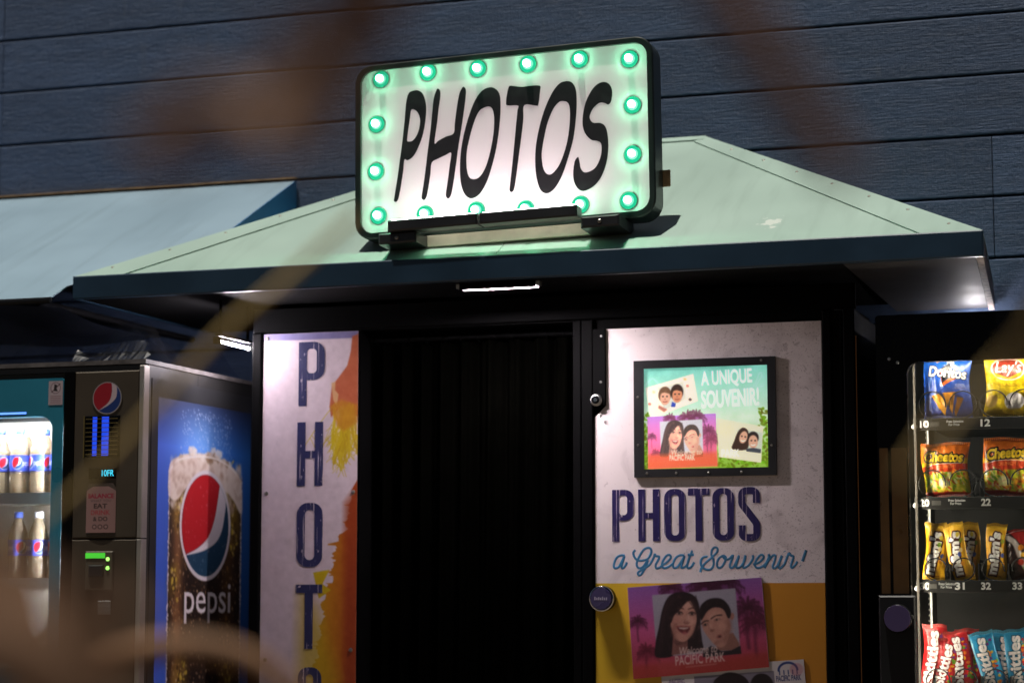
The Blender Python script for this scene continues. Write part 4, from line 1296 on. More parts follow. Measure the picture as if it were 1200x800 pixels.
    cv.text('SOUVENIR!', 440, 776, 236, 340, wt, 0.02, 0.0, -0.03)
    cv.soften(2, 4)
    cv.img = cv.img * 0.97
    dsp = grid_mesh('display', cv, flat_xz(sx0 - 0.001, sx1 + 0.001, sz0 - 0.001, sz1 + 0.001, YB - 0.006), print_mat('backlit_display', 0.80, 0.3), b)
    MB().box(sx0, sx1, YB - 0.010, YB - 0.008, sz0, sz1).build('display_glass', glass('display_glass', (0.97, 0.99, 0.98), 0.04), dsp)

    # souvenir cards fixed to the yellow band
    cv = Canvas(0, 0, 968, 662, 330, 226)
    red_card(cv)
    cv.soften(4, 6)
    g = cv.img.mean(2, keepdims=True)
    cv.img = (cv.img * 0.85 + g * 0.15) * 0.92
    tl, tr, br, bl = (0.6587, 0.8894), (1.1114, 0.9218), (1.133, 0.6331), (0.6774, 0.5898)
    cd = MB().slab([(p[0], YB - 0.008, p[1]) for p in (bl, br, tr, tl)], (0, -1, 0), 0.0072).build('souvenir_card', M['white'], b)
    grid_mesh('card_print', cv, flat_corners(tl, tr, br, bl, YB - 0.0086), print_mat('card_print', 0, 0.3), cd)
    cv = Canvas(0, 0, 930, 620, 300, 200, (214, 206, 206))
    cv.poly([(215, 60), (735, 60), (735, 560), (215, 560)], (128, 122, 136))
    cv.poly([(330, 130), (370, 75), (440, 50), (520, 70), (570, 130), (590, 300), (600, 500), (300, 500), (310, 300)], (34, 20, 26), 1, 8, 4)
    cv.ell(450, 230, 80, 110, (200, 140, 122), 0, 1, 10)
    cv.ell(650, 150, 75, 80, (30, 20, 24), 0, 1, 10)
    cv.ell(650, 230, 66, 90, (190, 130, 112), 0, 1, 10)
    cv.poly([(560, 340), (720, 330), (735, 560), (560, 560)], (60, 50, 60), 1, 10)
    cv.line([(790 + 60 * math.cos(a) + 35, 60 + 46 * math.sin(a)) for a in np.linspace(math.pi, 2 * math.pi, 14)], 14, (40, 60, 120), 1, 5)
    for q in range(5):
        cv.line([(770 + q * 28, 62), (770 + q * 28, 86)], 7, (40, 60, 120), 1, 4)
    cv.text('PACIFIC PARK', 745, 905, 92, 128, (34, 40, 96), 0.02)
    cv.ell(880, 60, 44, 40, (190, 90, 110), 0, 0.35, 10)
    cv.text('PACIFIC', 50, 150, 70, 100, (120, 100, 130), 0.01)
    cv.ell(100, 110, 60, 50, (120, 100, 130), 0, 0.25, 8)
    tl, tr, br, bl = (0.770, 0.622), (1.245, 0.659), (1.268, 0.345), (0.792, 0.31)
    cd = MB().slab([(p[0], YB - 0.0048, p[1]) for p in (bl, br, tr, tl)], (0, -1, 0), 0.004).build('souvenir_card', M['white'], b)
    grid_mesh('card_print', cv, flat_corners(tl, tr, br, bl, YB - 0.0054), print_mat('card_print_pale', 0, 0.3), cd)

    # door furniture
    kn = MB().lathe([(0.030, 0), (0.040, 0.004), (0.0415, 0.012), (0.0415, 0.040), (0.0385, 0.046), (0.034, 0.0475)], (0.579, YB, 0.853), (0, -1, 0), 32).build('lock_knob', M['gloss_black'], b, True)
    MB().lathe([(0.036, 0), (0.0355, 0.0015)], (0.579, YB - 0.0477, 0.853), (0, -1, 0), 32).build('knob_face', mat('violet_knob_face', (0.055, 0.045, 0.12), 0.3, var=0.15), kn)
    MB().lathe([(0.0415, 0), (0.0425, 0.001), (0.0425, 0.005), (0.0415, 0.006)], (0.579, YB - 0.039, 0.853), (0, -1, 0), 32).build('chrome_band', M['chrome'], kn, True)
    m = MB()
    for i, hgt in enumerate((0.011, 0.008, 0.010, 0.008, 0.011, 0.008, 0.009)):
        m.box(0.5565 + i * 0.0066, 0.5602 + i * 0.0066, YB - 0.0502, YB - 0.0492, 0.848, 0.848 + hgt)
    m.build('engraved_mark', mat('engraved_mark', (0.42, 0.40, 0.5), 0.4), kn)
    lk = MB().lathe([(0.021, 0), (0.021, 0.006), (0.017, 0.010)], (0.5553, YB - 0.012, 1.5146), (0, -1, 0), 24).build('key_lock', M['steel'], b, True)
    MB().lathe([(0.0135, 0), (0.0135, 0.002)], (0.5553, YB - 0.0221, 1.5146), (0, -1, 0), 20).build('lock_ring', M['gloss_black'], lk)
    MB().lathe([(0.0075, 0), (0.006, 0.003)], (0.5553, YB - 0.0242, 1.5146), (0, -1, 0), 16).build('lock_core', M['chrome'], lk)
    for sx, sz in ((0.573, 1.73), (0.571, 1.575), (0.571, 1.46)):
        MB().lathe([(0.005, 0), (0.004, 0.003)], (sx, YB - 0.012, sz), (0, -1, 0), 8).build('screw', M['steel'], b)
    MB().box(0.5435, 0.585, YB - 0.0125, -0.7424, 1.4995, 1.7545).build('lock_plate', K, b)
booth()

def curtain():
    c = root('curtain', (0.08, -0.64, 0.1), 'black pleated curtain closing the photo booth entrance', 'curtain')
    nx, nz = 150, 30
    vs, fs = [], []
    for j in range(nz):
        for i in range(nx):
            u, v = i / (nx - 1), j / (nz - 1)
            x = -0.305 + u * 0.77
            z = 1.745 - v * 1.64
            amp = 0.016 + 0.012 * v
            y = -0.655 + amp * (math.sin(62 * u + 2.2 * math.sin(5 * u)) + 0.45 * math.sin(137 * u + 1.3 + v)) + 0.02 * math.sin(3 * u + 2 * v)
            vs.append((x, y, z))
    for j in range(nz - 1):
        for i in range(nx - 1):
            q = j * nx + i
            fs.append((q, q + nx, q + nx + 1, q + 1))
    m = MB()
    m.add(vs, fs)
    m.build('cloth', mat('black_curtain_cloth', (0.0008, 0.0008, 0.0006), 0.95, var=0.3, bump=0.2, bscale=300, spec=0.0), c, True)
    MB().tube([(-0.306, -0.655, 1.76), (0.468, -0.655, 1.76)], 0.011, 10).build('curtain_rod', M['matte_black'], c, True)
    for i in range(12):
        x = -0.28 + i * 0.063
        t = [(x, -0.655 + 0.016 * math.cos(a), 1.757 + 0.016 * math.sin(a)) for a in np.linspace(0, 2 * math.pi, 13)]
        MB().tube(t, 0.0022, 5, False).build('curtain_ring', M['matte_black'], c, True)
curtain()
# ------------------------------------------------------------------ round soft drink emblem (disc split by a wave)
def emblem(cv, cx, cy, rx, ry, rot=0.0, ring=(226, 216, 222), red=(196, 24, 40), white=(226, 214, 220), blue=(28, 66, 118), rw=1.09):
    def tr(pts):
        c, s_ = math.cos(rot), math.sin(rot)
        return [(cx + rx * (x * c - y * s_), cy + ry * (x * s_ + y * c)) for x, y in pts]
    arc = lambda a0, a1, n=24: [(math.cos(math.radians(a)), math.sin(math.radians(a))) for a in np.linspace(a0, a1, n)]
    cv.poly(tr([(x * rw, y * rw) for x, y in arc(0, 352, 44)]), ring)
    cv.poly(tr(arc(0, 352, 44)), blue)
    e1 = [(-0.80, 0.58), (-0.26, 0.42), (0.13, 0.21), (0.41, -0.21), (0.58, -0.80)]
    e1 = [(p.x, p.y) for p in catmull(e1, 5, False)]
    e2 = [(-0.80, 0.60), (-0.09, 0.50), (0.41, 0.34), (0.69, 0.10), (0.84, -0.30), (0.86, -0.50)]
    e2 = [(p.x, p.y) for p in catmull(e2, 5, False)]
    cv.poly(tr(e2 + arc(-30, -54, 6) + e1[::-1]), white)
    cv.poly(tr(e1 + arc(-54, -216, 30)), red)

# ------------------------------------------------------------------ drink machine on the left
def drink_machine():
    d = root('drink_machine', (-1.384, -0.75, 0.0), 'drink vending machine on the left with a poured cola glass printed on its side', 'vending machine')
    XR_, YF_, ZT = -0.908, -1.2, 1.643
    XL_ = -1.86
    body = mat('black_cabinet_steel', (0.018, 0.017, 0.017), 0.45, var=0.3, bump=0.05)
    MB().box(XL_, XR_, -0.80, -0.30, 0.05, ZT).build('cabinet', body, d)
    MB().box(-1.19, XR_, -1.17, -0.802, 0.05, ZT).build('cabinet', body, d)
    MB().box(XL_, -1.192, -1.17, -0.802, 1.50, ZT).build('cabinet', body, d)
    MB().box(XL_, -1.192, -1.17, -0.802, 0.05, 0.56).build('cabinet', body, d)
    MB().box(XL_, XL_ + 0.04, -1.17, -0.802, 0.562, 1.498).build('cabinet', body, d)
    top = mat('dusty_dark_top', (0.10, 0.09, 0.09), 0.55, var=0.4, vscale=30, bump=0.3)
    MB().box(XL_ - 0.003, XR_ + 0.004, -1.203, -0.298, ZT + 0.001, ZT + 0.016).build('top_rim', top, d)
    for x in (XL_ + 0.05, XR_ - 0.09):
        for y in (-1.12, -0.4):
            MB().box(x, x + 0.04, y, y + 0.04, 0.0, 0.049).build('levelling_foot', M['steel'], d)
    # front column of brushed metal with controls
    MB().box(-1.172, -0.926, YF_ - 0.004, -1.171, 1.056, 1.622, 0.004).build('control_panel', M['grey'], d)
    MB().box(-1.172, -0.926, YF_ - 0.004, -1.171, 0.10, 1.052, 0.004).build('control_panel', M['grey'], d)
    MB().box(-0.924, XR_ + 0.002, YF_ - 0.010, -1.1712, 1.056, 1.638, 0.003).build('corner_trim', mat('aluminium_trim', (0.5, 0.46, 0.42), 0.35, 0.8), d)
    MB().box(-0.924, XR_ + 0.002, YF_ - 0.010, -1.1712, 0.06, 1.052, 0.003).build('corner_trim', mat('aluminium_trim_low', (0.5, 0.46, 0.42), 0.35, 0.8), d)
    MB().box(XL_, -0.926, YF_, -1.1711, 1.6235, 1.640).build('top_trim', M['plastic_black'], d)
    MB().box(-1.214, -1.174, YF_ - 0.002, -1.1712, 0.10, 1.6225).build('door_gasket', M['matte_black'], d)
    y = YF_ - 0.0047
    # round emblem sticker
    cv = Canvas(0, 0, 200, 200, 90, 90, (70, 62, 54))
    emblem(cv, 100, 100, 90, 90, -0.30, (170, 160, 160), (150, 20, 36), (190, 170, 176), (26, 50, 110), 1.05)
    cx, cz, R_ = -1.047, 1.530, 0.058
    n = 40
    m = MB()
    m.lathe([(R_, 0), (R_, 0.0012)], (cx, YF_ - 0.004, cz), (0, -1, 0), n)
    st = m.build('emblem_sticker', M['plastic_black'], d)
    def disc(u, v):
        a, b = 2 * u - 1, 2 * v - 1
        # square to disc
        X = a * np.sqrt(np.clip(1 - b * b / 2, 0, 1))
        Z = b * np.sqrt(np.clip(1 - a * a / 2, 0, 1))
        return np.stack([cx + X * R_, np.full_like(u, YF_ - 0.0058), cz - Z * R_], -1)
    cvd = Canvas(0, 0, 200, 200, 90, 90)
    uu, vv = np.meshgrid(np.linspace(-1, 1, 90), np.linspace(-1, 1, 90))
    Xi = ((uu * np.sqrt(1 - vv * vv / 2) + 1) / 2 * 89).round().astype(int)
    Yi = ((vv * np.sqrt(1 - uu * uu / 2) + 1) / 2 * 89).round().astype(int)
    cvd.img = cv.img[Yi, Xi]
    grid_mesh('emblem_print', cvd, disc, print_mat('emblem_print', 0, 0.35), st)
    # selection window with two lit blue bars behind slats
    MB().box(-1.130, -0.996, YF_ - 0.008, -1.1985, 1.328, 1.470, 0.002).build('selection_window', M['gloss_black'], d)
    blue = glow('blue_led_bar', (0.02, 0.08, 0.9), 0.9)
    for x0, x1 in ((-1.098, -1.082), (-1.063, -1.037)):
        MB().box(x0, x1, YF_ - 0.0095, YF_ - 0.0082, 1.334, 1.466).build('blue_light_bar', blue, d)
    sl = mat('gold_slat', (0.24, 0.18, 0.06), 0.4, 0.6)
    for k in range(9):
        z = 1.338 + k * 0.0150
        MB().box(-1.124, -1.002, YF_ - 0.0125, YF_ - 0.0105, z, z + 0.0022).build('slat', sl, d)
    MB().box(-1.1325, -1.1285, YF_ - 0.011, YF_ - 0.004, 1.328, 1.470).build('gold_edge', sl, d)
    # price display
    MB().box(-1.112, -1.008, YF_ - 0.008, -1.1985, 1.256, 1.293, 0.002).build('price_display', M['gloss_black'], d)
    text_part('display_digits', '10FR', -1.060, -1.014, 1.264, 1.286, YF_ - 0.0088, glow('cyan_digits', (0.05, 0.75, 1.0), 1.4), d, 0.01)
    # can shaped sticker
    cv = Canvas(0, 0, 114, 166, 70, 100, (150, 116, 112))
    cv.poly([(0, 0), (114, 0), (114, 26), (86, 10), (28, 10), (0, 26)], (70, 60, 52))
    for t, y0, y1, c in (('BALANCE', 34, 50, (150, 20, 50)), ('WHAT YOU', 54, 63, (110, 80, 80)), ('EAT', 68, 84, (50, 34, 34)), ('DRINK', 90, 106, (160, 60, 66)), ('& DO', 112, 127, (60, 44, 44))):
        w = {'BALANCE': 92, 'WHAT YOU': 72, 'EAT': 44, 'DRINK': 66, '& DO': 48}[t]
        cv.text(t, 57 - w / 2, 57 + w / 2, y0, y1, c, 0.02)
    for k in range(3):
        cv.ell(38 + 19 * k, 146, 8, 8, (70, 50, 50))
        cv.ell(38 + 19 * k, 146, 5, 5, (160, 126, 122))
    def cyl(u, v):
        a = (u - 0.5) * 2.0
        edge = np.where(v < 0.12, 0.80 + 0.2 * v / 0.12, 1.0)
        return np.stack([-1.062 + 0.056 * np.sin(a) / math.sin(1.0) * edge, YF_ - 0.0055 - 0.010 * (np.cos(a) - math.cos(1.0)), 1.240 - v * 0.166], -1)
    MB().box(-1.117, -1.007, YF_ - 0.0052, -1.1985, 1.075, 1.222).build('sticker_backing', M['plastic_black'], d)
    grid_mesh('can_sticker', cv, cyl, print_mat('can_sticker_print', 0, 0.35), d)
    # bank note slot with green light
    MB().box(-1.116, -1.010, YF_ - 0.010, -1.1985, 0.880, 1.012, 0.004).build('note_acceptor', mat('bronze_plastic', (0.10, 0.085, 0.06), 0.4), d)
    g = glow('green_slot_light', (0.10, 0.85, 0.06), 0.8)
    MB().box(-1.114, -1.040, YF_ - 0.0118, YF_ - 0.0102, 0.988, 1.006).build('slot_light', g, d)
    g2 = glow('green_led', (0.35, 1.0, 0.15), 2.6)
    for z in (0.985, 0.955):
        MB().lathe([(0.007, 0), (0.005, 0.003)], (-1.030, YF_ - 0.0102, z), (0, -1, 0), 10).build('led', g2, d)
    MB().box(-1.100, -1.045, YF_ - 0.016, YF_ - 0.0102, 0.925, 0.965, 0.003).build('note_slot', M['plastic_black'], d)
    MB().box(-1.066, -1.018, YF_ - 0.008, -1.1985, 0.800, 0.846, 0.002).build('coin_plate', M['steel'], d)
    # teal door frame round the lit window
    teal = mat('teal_door_frame', (0.02, 0.20, 0.30), 0.3, var=0.1)
    m = MB()
    wx0, wx1, wz0, wz1 = -1.80, -1.258, 0.62, 1.474
    fx0, fx1, fz0, fz1 = -1.858, -1.216, 0.56, 1.604
    lo = rrect(fx0, fz0, fx1, fz1, 0.012, 5)
    li = rrect(wx0, wz0, wx1, wz1, 0.045, 5)
    k = len(lo)
    rings = [[(x, -1.1712, z) for x, z in lo], [(x, YF_ - 0.003, z) for x, z in lo], [(x, YF_ - 0.003, z) for x, z in li], [(x, -1.1712, z) for x, z in li]]
    fs = []
    for a in range(3):
        for i in range(k):
            j = (i + 1) % k
            fs.append((a * k + i, a * k + j, (a + 1) * k + j, (a + 1) * k + i))
    m.add([p for r in rings for p in r], fs)
    m.build('door_frame', teal, d)
    MB().box(wx0 - 0.01, wx1 + 0.01, -1.186, -1.183, wz0 - 0.01, wz1 + 0.01).build('door_glass', glass('door_glass', (0.97, 0.98, 1.0), 0.05), d)
    # notice on the frame
    cv = Canvas(0, 0, 55, 82, 40, 56, (176, 160, 166))
    cv.ell(27, 24, 20, 20, (120, 100, 108))
    cv.ell(27, 24, 17, 17, (186, 170, 176))
    cv.poly([(22, 10), (33, 14), (30, 24), (36, 36), (20, 34)], (30, 24, 28))
    cv.line([(12, 38), (44, 10)], 3, (60, 40, 44))
    for k in range(5):
        cv.line([(8, 52 + 6 * k), (47, 52 + 6 * k)], 2.2, (120, 84, 92), 0.8)
    grid_mesh('notice_label', cv, flat_xz(-1.274, -1.219, 1.512, 1.594, YF_ - 0.0042), print_mat('notice_print', 0, 0.4), d)
    MB().box(-1.60, -1.36, YF_ - 0.0046, YF_ - 0.0032, 1.484, 1.490).build('frame_light', glow('blue_frame_light', (0.12, 0.3, 1.0), 2.0), d)
    # interior: pale back, shelves, and lamp strips along the sides
    inner = mat('white_interior', (0.62, 0.58, 0.50), 0.5, var=0.05)
    MB().box(-1.80, -1.20, -0.812, -0.806, 0.58, 1.49).build('interior_back', inner, d)
    MB().box(-1.202, -1.198, -1.165, -0.814, 0.58, 1.49).build('interior_side', inner, d)
    for z in (1.198, 0.905, 0.62):
        s_ = MB().box(-1.80, -1.205, -1.150, -0.82, z - 0.012, z).build('shelf', inner, d)
        MB().box(-1.80, -1.205, -1.158, -1.152, z - 0.022, z + 0.018).build('shelf_front', mat('clear_shelf_front', (0.7, 0.66, 0.58), 0.3), s_)
    lampm = glow('cool_cabinet_lamp', (0.93, 0.96, 1.0), 330.0)
    MB().box(-1.222, -1.210, -1.160, -1.148, 0.64, 1.45).build('lamp_strip', lampm, d)
    MB().box(-1.78, -1.23, -1.160, -1.140, 1.482, 1.490).build('lamp_strip', lampm, d)
    # dispensing tray
    MB().box(-1.80, -1.26, YF_ - 0.006, -1.172, 0.42, 0.55, 0.006).build('tray_flap', M['gloss_black'], d)
    # printed picture on the side
    px = lambda yy: (yy + 1.103) * 1000
    cv = Canvas(0, 0, 738, 1340, 190, 420)
    X, Yc = cv.X / 738, cv.Y / 1340
    t = np.clip((cv.Y + 30) / 190, 0, 1)[..., None]
    blue = np.array((62, 96, 206.0)) * (1 - X[..., None]) + np.array((30, 92, 170.0)) * X[..., None]
    cv.img = np.array((16, 18, 40.0)) * (1 - t) + blue * t
    gl = np.exp(-((X - 0.42) ** 2 / 0.06 + (cv.Y - 150) ** 2 / 16000))[..., None]
    cv.img += np.array((60, 70, 60)) * gl
    gx0, gx1, gy0 = 86, 668, 185
    r = np.random.default_rng(3)
    # cola in the glass
    body_ = lambda A, B: (lambda q: np.clip(q, 0, 255))(np.array((34, 18, 12.0)) + (np.exp(-((A - 160) / 42) ** 2) * 95)[..., None] * np.array((1.0, 0.72, 0.45)) + (np.exp(-((A - 560) / 60) ** 2) * 45)[..., None] * np.array((1, 0.75, 0.3)))
    cv.poly([(gx0, 250), (gx1, 250), (gx1 - 8, 1340), (gx0 + 8, 1340)], body_, 1, 4)
    nz = cv.noise(1.0, 90, 14)
    inside = ((cv.X > gx0) & (cv.X < gx1) & (cv.Y > 280))
    cv.img += (np.clip(nz - 0.6, 0, 3) * 42 * inside)[..., None] * np.array((1.0, 0.78, 0.45))
    for (ex, ey, a_, b_) in ((560, 330, 90, 110), (600, 440, 60, 80), (180, 380, 60, 80), (130, 620, 40, 60), (190, 950, 60, 90), (560, 930, 70, 60)):
        cv.ell(ex, ey, a_, b_, (150, 120, 36), 0.3, 0.45, 40)
        for k in range(26):
            q = r.normal(0, 0.45, 2)
            cv.ell(ex + q[0] * a_, ey + q[1] * b_, r.uniform(5, 14), r.uniform(4, 10), (214, 186, 70) if k % 2 else (70, 44, 16), r.uniform(0, 3), 0.7, 5, 9)
    # froth and ice over the rim
    foam = (226, 206, 196)
    cv.poly([(gx0, 330), (gx0, 240), (120, 205), (250, 178), (420, 175), (560, 200), (640, 235), (gx1, 290), (gx1, 380), (600, 330), (520, 300), (470, 360), (420, 300), (300, 312), (220, 300), (150, 345)], foam, 1, 8, 3)
    for k in range(34):
        a = r.uniform(0, 6.28)
        cx_, cy_ = r.uniform(165, 560), 0
        cy_ = 205 - 48 * math.exp(-((cx_ - 262) / 62) ** 2) * r.uniform(0.2, 1) - 55 * math.exp(-((cx_ - 446) / 70) ** 2) * r.uniform(0.2, 1)
        q = r.uniform(14, 34)
        cv.poly([(cx_ + q * math.cos(a + b_) * r.uniform(0.7, 1.2), cy_ + 0.7 * q * math.sin(a + b_) * r.uniform(0.7, 1.2)) for b_ in (0, 1.3, 2.5, 3.8, 5.1)], [(232, 216, 206), (206, 182, 164), (150, 118, 92), (240, 228, 220)][k % 4], 0.75, 9)
    cv.line([(gx0, 250), (150, 208), (300, 186), (450, 186), (580, 214), (gx1, 262)], 8, (240, 232, 230), 0.8, 5, 4)
    for k in range(260):
        x = r.uniform(gx0 + 10, gx1 - 10)
        yy = r.uniform(205, 380)
        cv.ell(x, yy, r.uniform(6, 24), r.uniform(4, 14), (238, 222, 214) if r.random() < 0.7 else (176, 140, 122), r.uniform(0, 3), 0.35, 14, 9)
    cv.dots(300, 170, 580, 20, 190, 1.5, 4.0, (206, 212, 240), 0.55, 6)
    cv.dots(520, gx0 + 5, gx1 - 5, 300, 1340, 2, 7, (214, 186, 150), 0.6, 8)
    for x in (gx0 + 4, gx1 - 4):
        cv.line([(x, 240), (x, 1340)], 7, (206, 190, 190), 0.7, 6)
        for k in range(120):
            cv.ell(x + r.uniform(-5, 5), r.uniform(260, 1340), 4, 5, (230, 220, 220), 0, 0.7, 3, 7)
    emblem(cv, 374, 427, 186, 180, 0.0, (226, 216, 224), (190, 22, 34), (222, 210, 220), (24, 62, 92))
    cv.dots(90, 210, 540, 260, 600, 2, 6, (230, 190, 190), 0.35, 10)
    vs, fs = text_arrays('pepsi', 0.004, 0.0, 0.0)
    cv.text('pepsi', 216, 584, 632, 772, (228, 220, 226), 0.006)
    side = lambda u, v: np.stack([np.full_like(u, XR_ + 0.0030), -1.103 + u * 0.738, 1.538 - v * 1.34], -1)
    fr = MB().box(XR_ + 0.0002, XR_ + 0.0024, -1.150, -0.33, 0.15, 1.60).build('side_board', M['plastic_black'], d)
    grid_mesh('side_print', cv, side, print_mat('side_print', 0, 0.6, 0.0), fr)
drink_machine()

def bottles():
    liquid = bpy.data.materials.new('cola_bottle')
    liquid.use_nodes = True
    b = liquid.node_tree.nodes['Principled BSDF']
    b.inputs['Base Color'].default_value = (0.75, 0.58, 0.38, 1)
    b.inputs['Roughness'].default_value = 0.08
    b.inputs['Transmission Weight'].default_value = 0.75
    b.inputs['IOR'].default_value = 1.33
    capm = mat('blue_cap', (0.05, 0.10, 0.45), 0.35)
    capw = mat('white_cap', (0.7, 0.7, 0.72), 0.35)
    cv = Canvas(0, 0, 240, 60, 120, 30, (58, 78, 190))
    for k in range(3):
        emblem(cv, 40 + 80 * k, 30, 20, 22, -0.3)
        cv.text('pepsi', 50 + 80 * k + 12, 50 + 80 * k + 38, 20, 46, (240, 240, 246), 0.01)
    spots = [(-1.283, 1.198, 1), (-1.362, 1.198, 1), (-1.441, 1.198, 0), (-1.520, 1.198, 0), (-1.283, 0.905, 0), (-1.362, 0.905, 1), (-1.441, 0.905, 0), (-1.318, 1.198, 0), (-1.397, 1.198, 0), (-1.476, 1.198, 1)]
    where = ['cola bottle with blue label on the upper lit shelf, nearest the teal frame edge', 'cola bottle with blue label on the upper lit shelf, second from the teal frame edge',
             'cola bottle with blue label on the upper lit shelf, third from the teal frame edge', 'cola bottle with blue label on the upper lit shelf, cut by the left picture edge',
             'cola bottle on the lower lit shelf, nearest the teal frame edge', 'cola bottle on the lower lit shelf, second from the teal frame edge', 'cola bottle on the lower lit shelf, third from the teal frame edge',
             'cola bottle in the back row of the upper lit shelf, rightmost there', 'cola bottle in the back row of the upper lit shelf, middle one', 'cola bottle in the back row of the upper lit shelf, leftmost there']
    depth = [-1.10] * 7 + [-1.005] * 3
    pm = print_mat('bottle_label_print', 0, 0.3)
    for (x, z, cap), lab, yb in zip(spots, where, depth):
        o = root('cola_bottle', (x, yb, z), lab, 'bottle', 'cola bottles on the lit shelves')
        prof = [(0.028, 0.001), (0.034, 0.008), (0.035, 0.05), (0.033, 0.07), (0.035, 0.09), (0.035, 0.15), (0.033, 0.168), (0.027, 0.19), (0.018, 0.212), (0.0135, 0.222), (0.0135, 0.232)]
        MB().lathe(prof, (x, yb, z), (0, 0, 1), 24).build('bottle_body', liquid, o, True)
        MB().lathe([(0.0155, 0.226), (0.0165, 0.228), (0.0165, 0.244), (0.0145, 0.247)], (x, yb, z), (0, 0, 1), 20).build('cap', capw if cap else capm, o, True)
        rot = random.uniform(0, 6)
        lf = lambda u, v, x=x, z=z, rot=rot, yb=yb: np.stack([x + 0.0358 * np.cos(2 * math.pi * u + rot), yb + 0.0358 * np.sin(2 * math.pi * u + rot), z + 0.150 - v * 0.055], -1)
        grid_mesh('label_wrap', cv, lf, pm, o)
bottles()

def plastic_sheet():
    nx, ny = 44, 30
    r = np.random.default_rng(21)
    vs, fs = [], []
    for j in range(ny):
        for i in range(nx):
            u, v = i / (nx - 1), j / (ny - 1)
            x = -1.52 + u * 0.60
            y = -1.14 + v * 0.70
            h = 0.022 + 0.10 * abs(math.sin(5.2 * u + 3.1 * v)) * abs(math.sin(2.1 * u - 4.3 * v + 0.8)) + 0.05 * abs(math.sin(9 * v + 4 * u))
            h *= min(1, 8 * u, 8 * (1 - u), 8 * v, 8 * (1 - v)) * 0.9
            vs.append((x + 0.01 * math.sin(9 * v), y, 1.664 + h + r.uniform(0, 0.004)))
    for j in range(ny - 1):
        for i in range(nx - 1):
            q = j * nx + i
            fs += [(q, q + 1, q + nx + 1), (q, q + nx + 1, q + nx)]
    m = MB()
    m.add(vs, fs)
    o = m.build('plastic_sheet', glass('clear_polythene', (0.86, 0.9, 0.96), 0.08, 0.25))
    tag(o, 'crumpled clear plastic sheet lying on top of the drink machine', 'plastic sheet')
plastic_sheet()

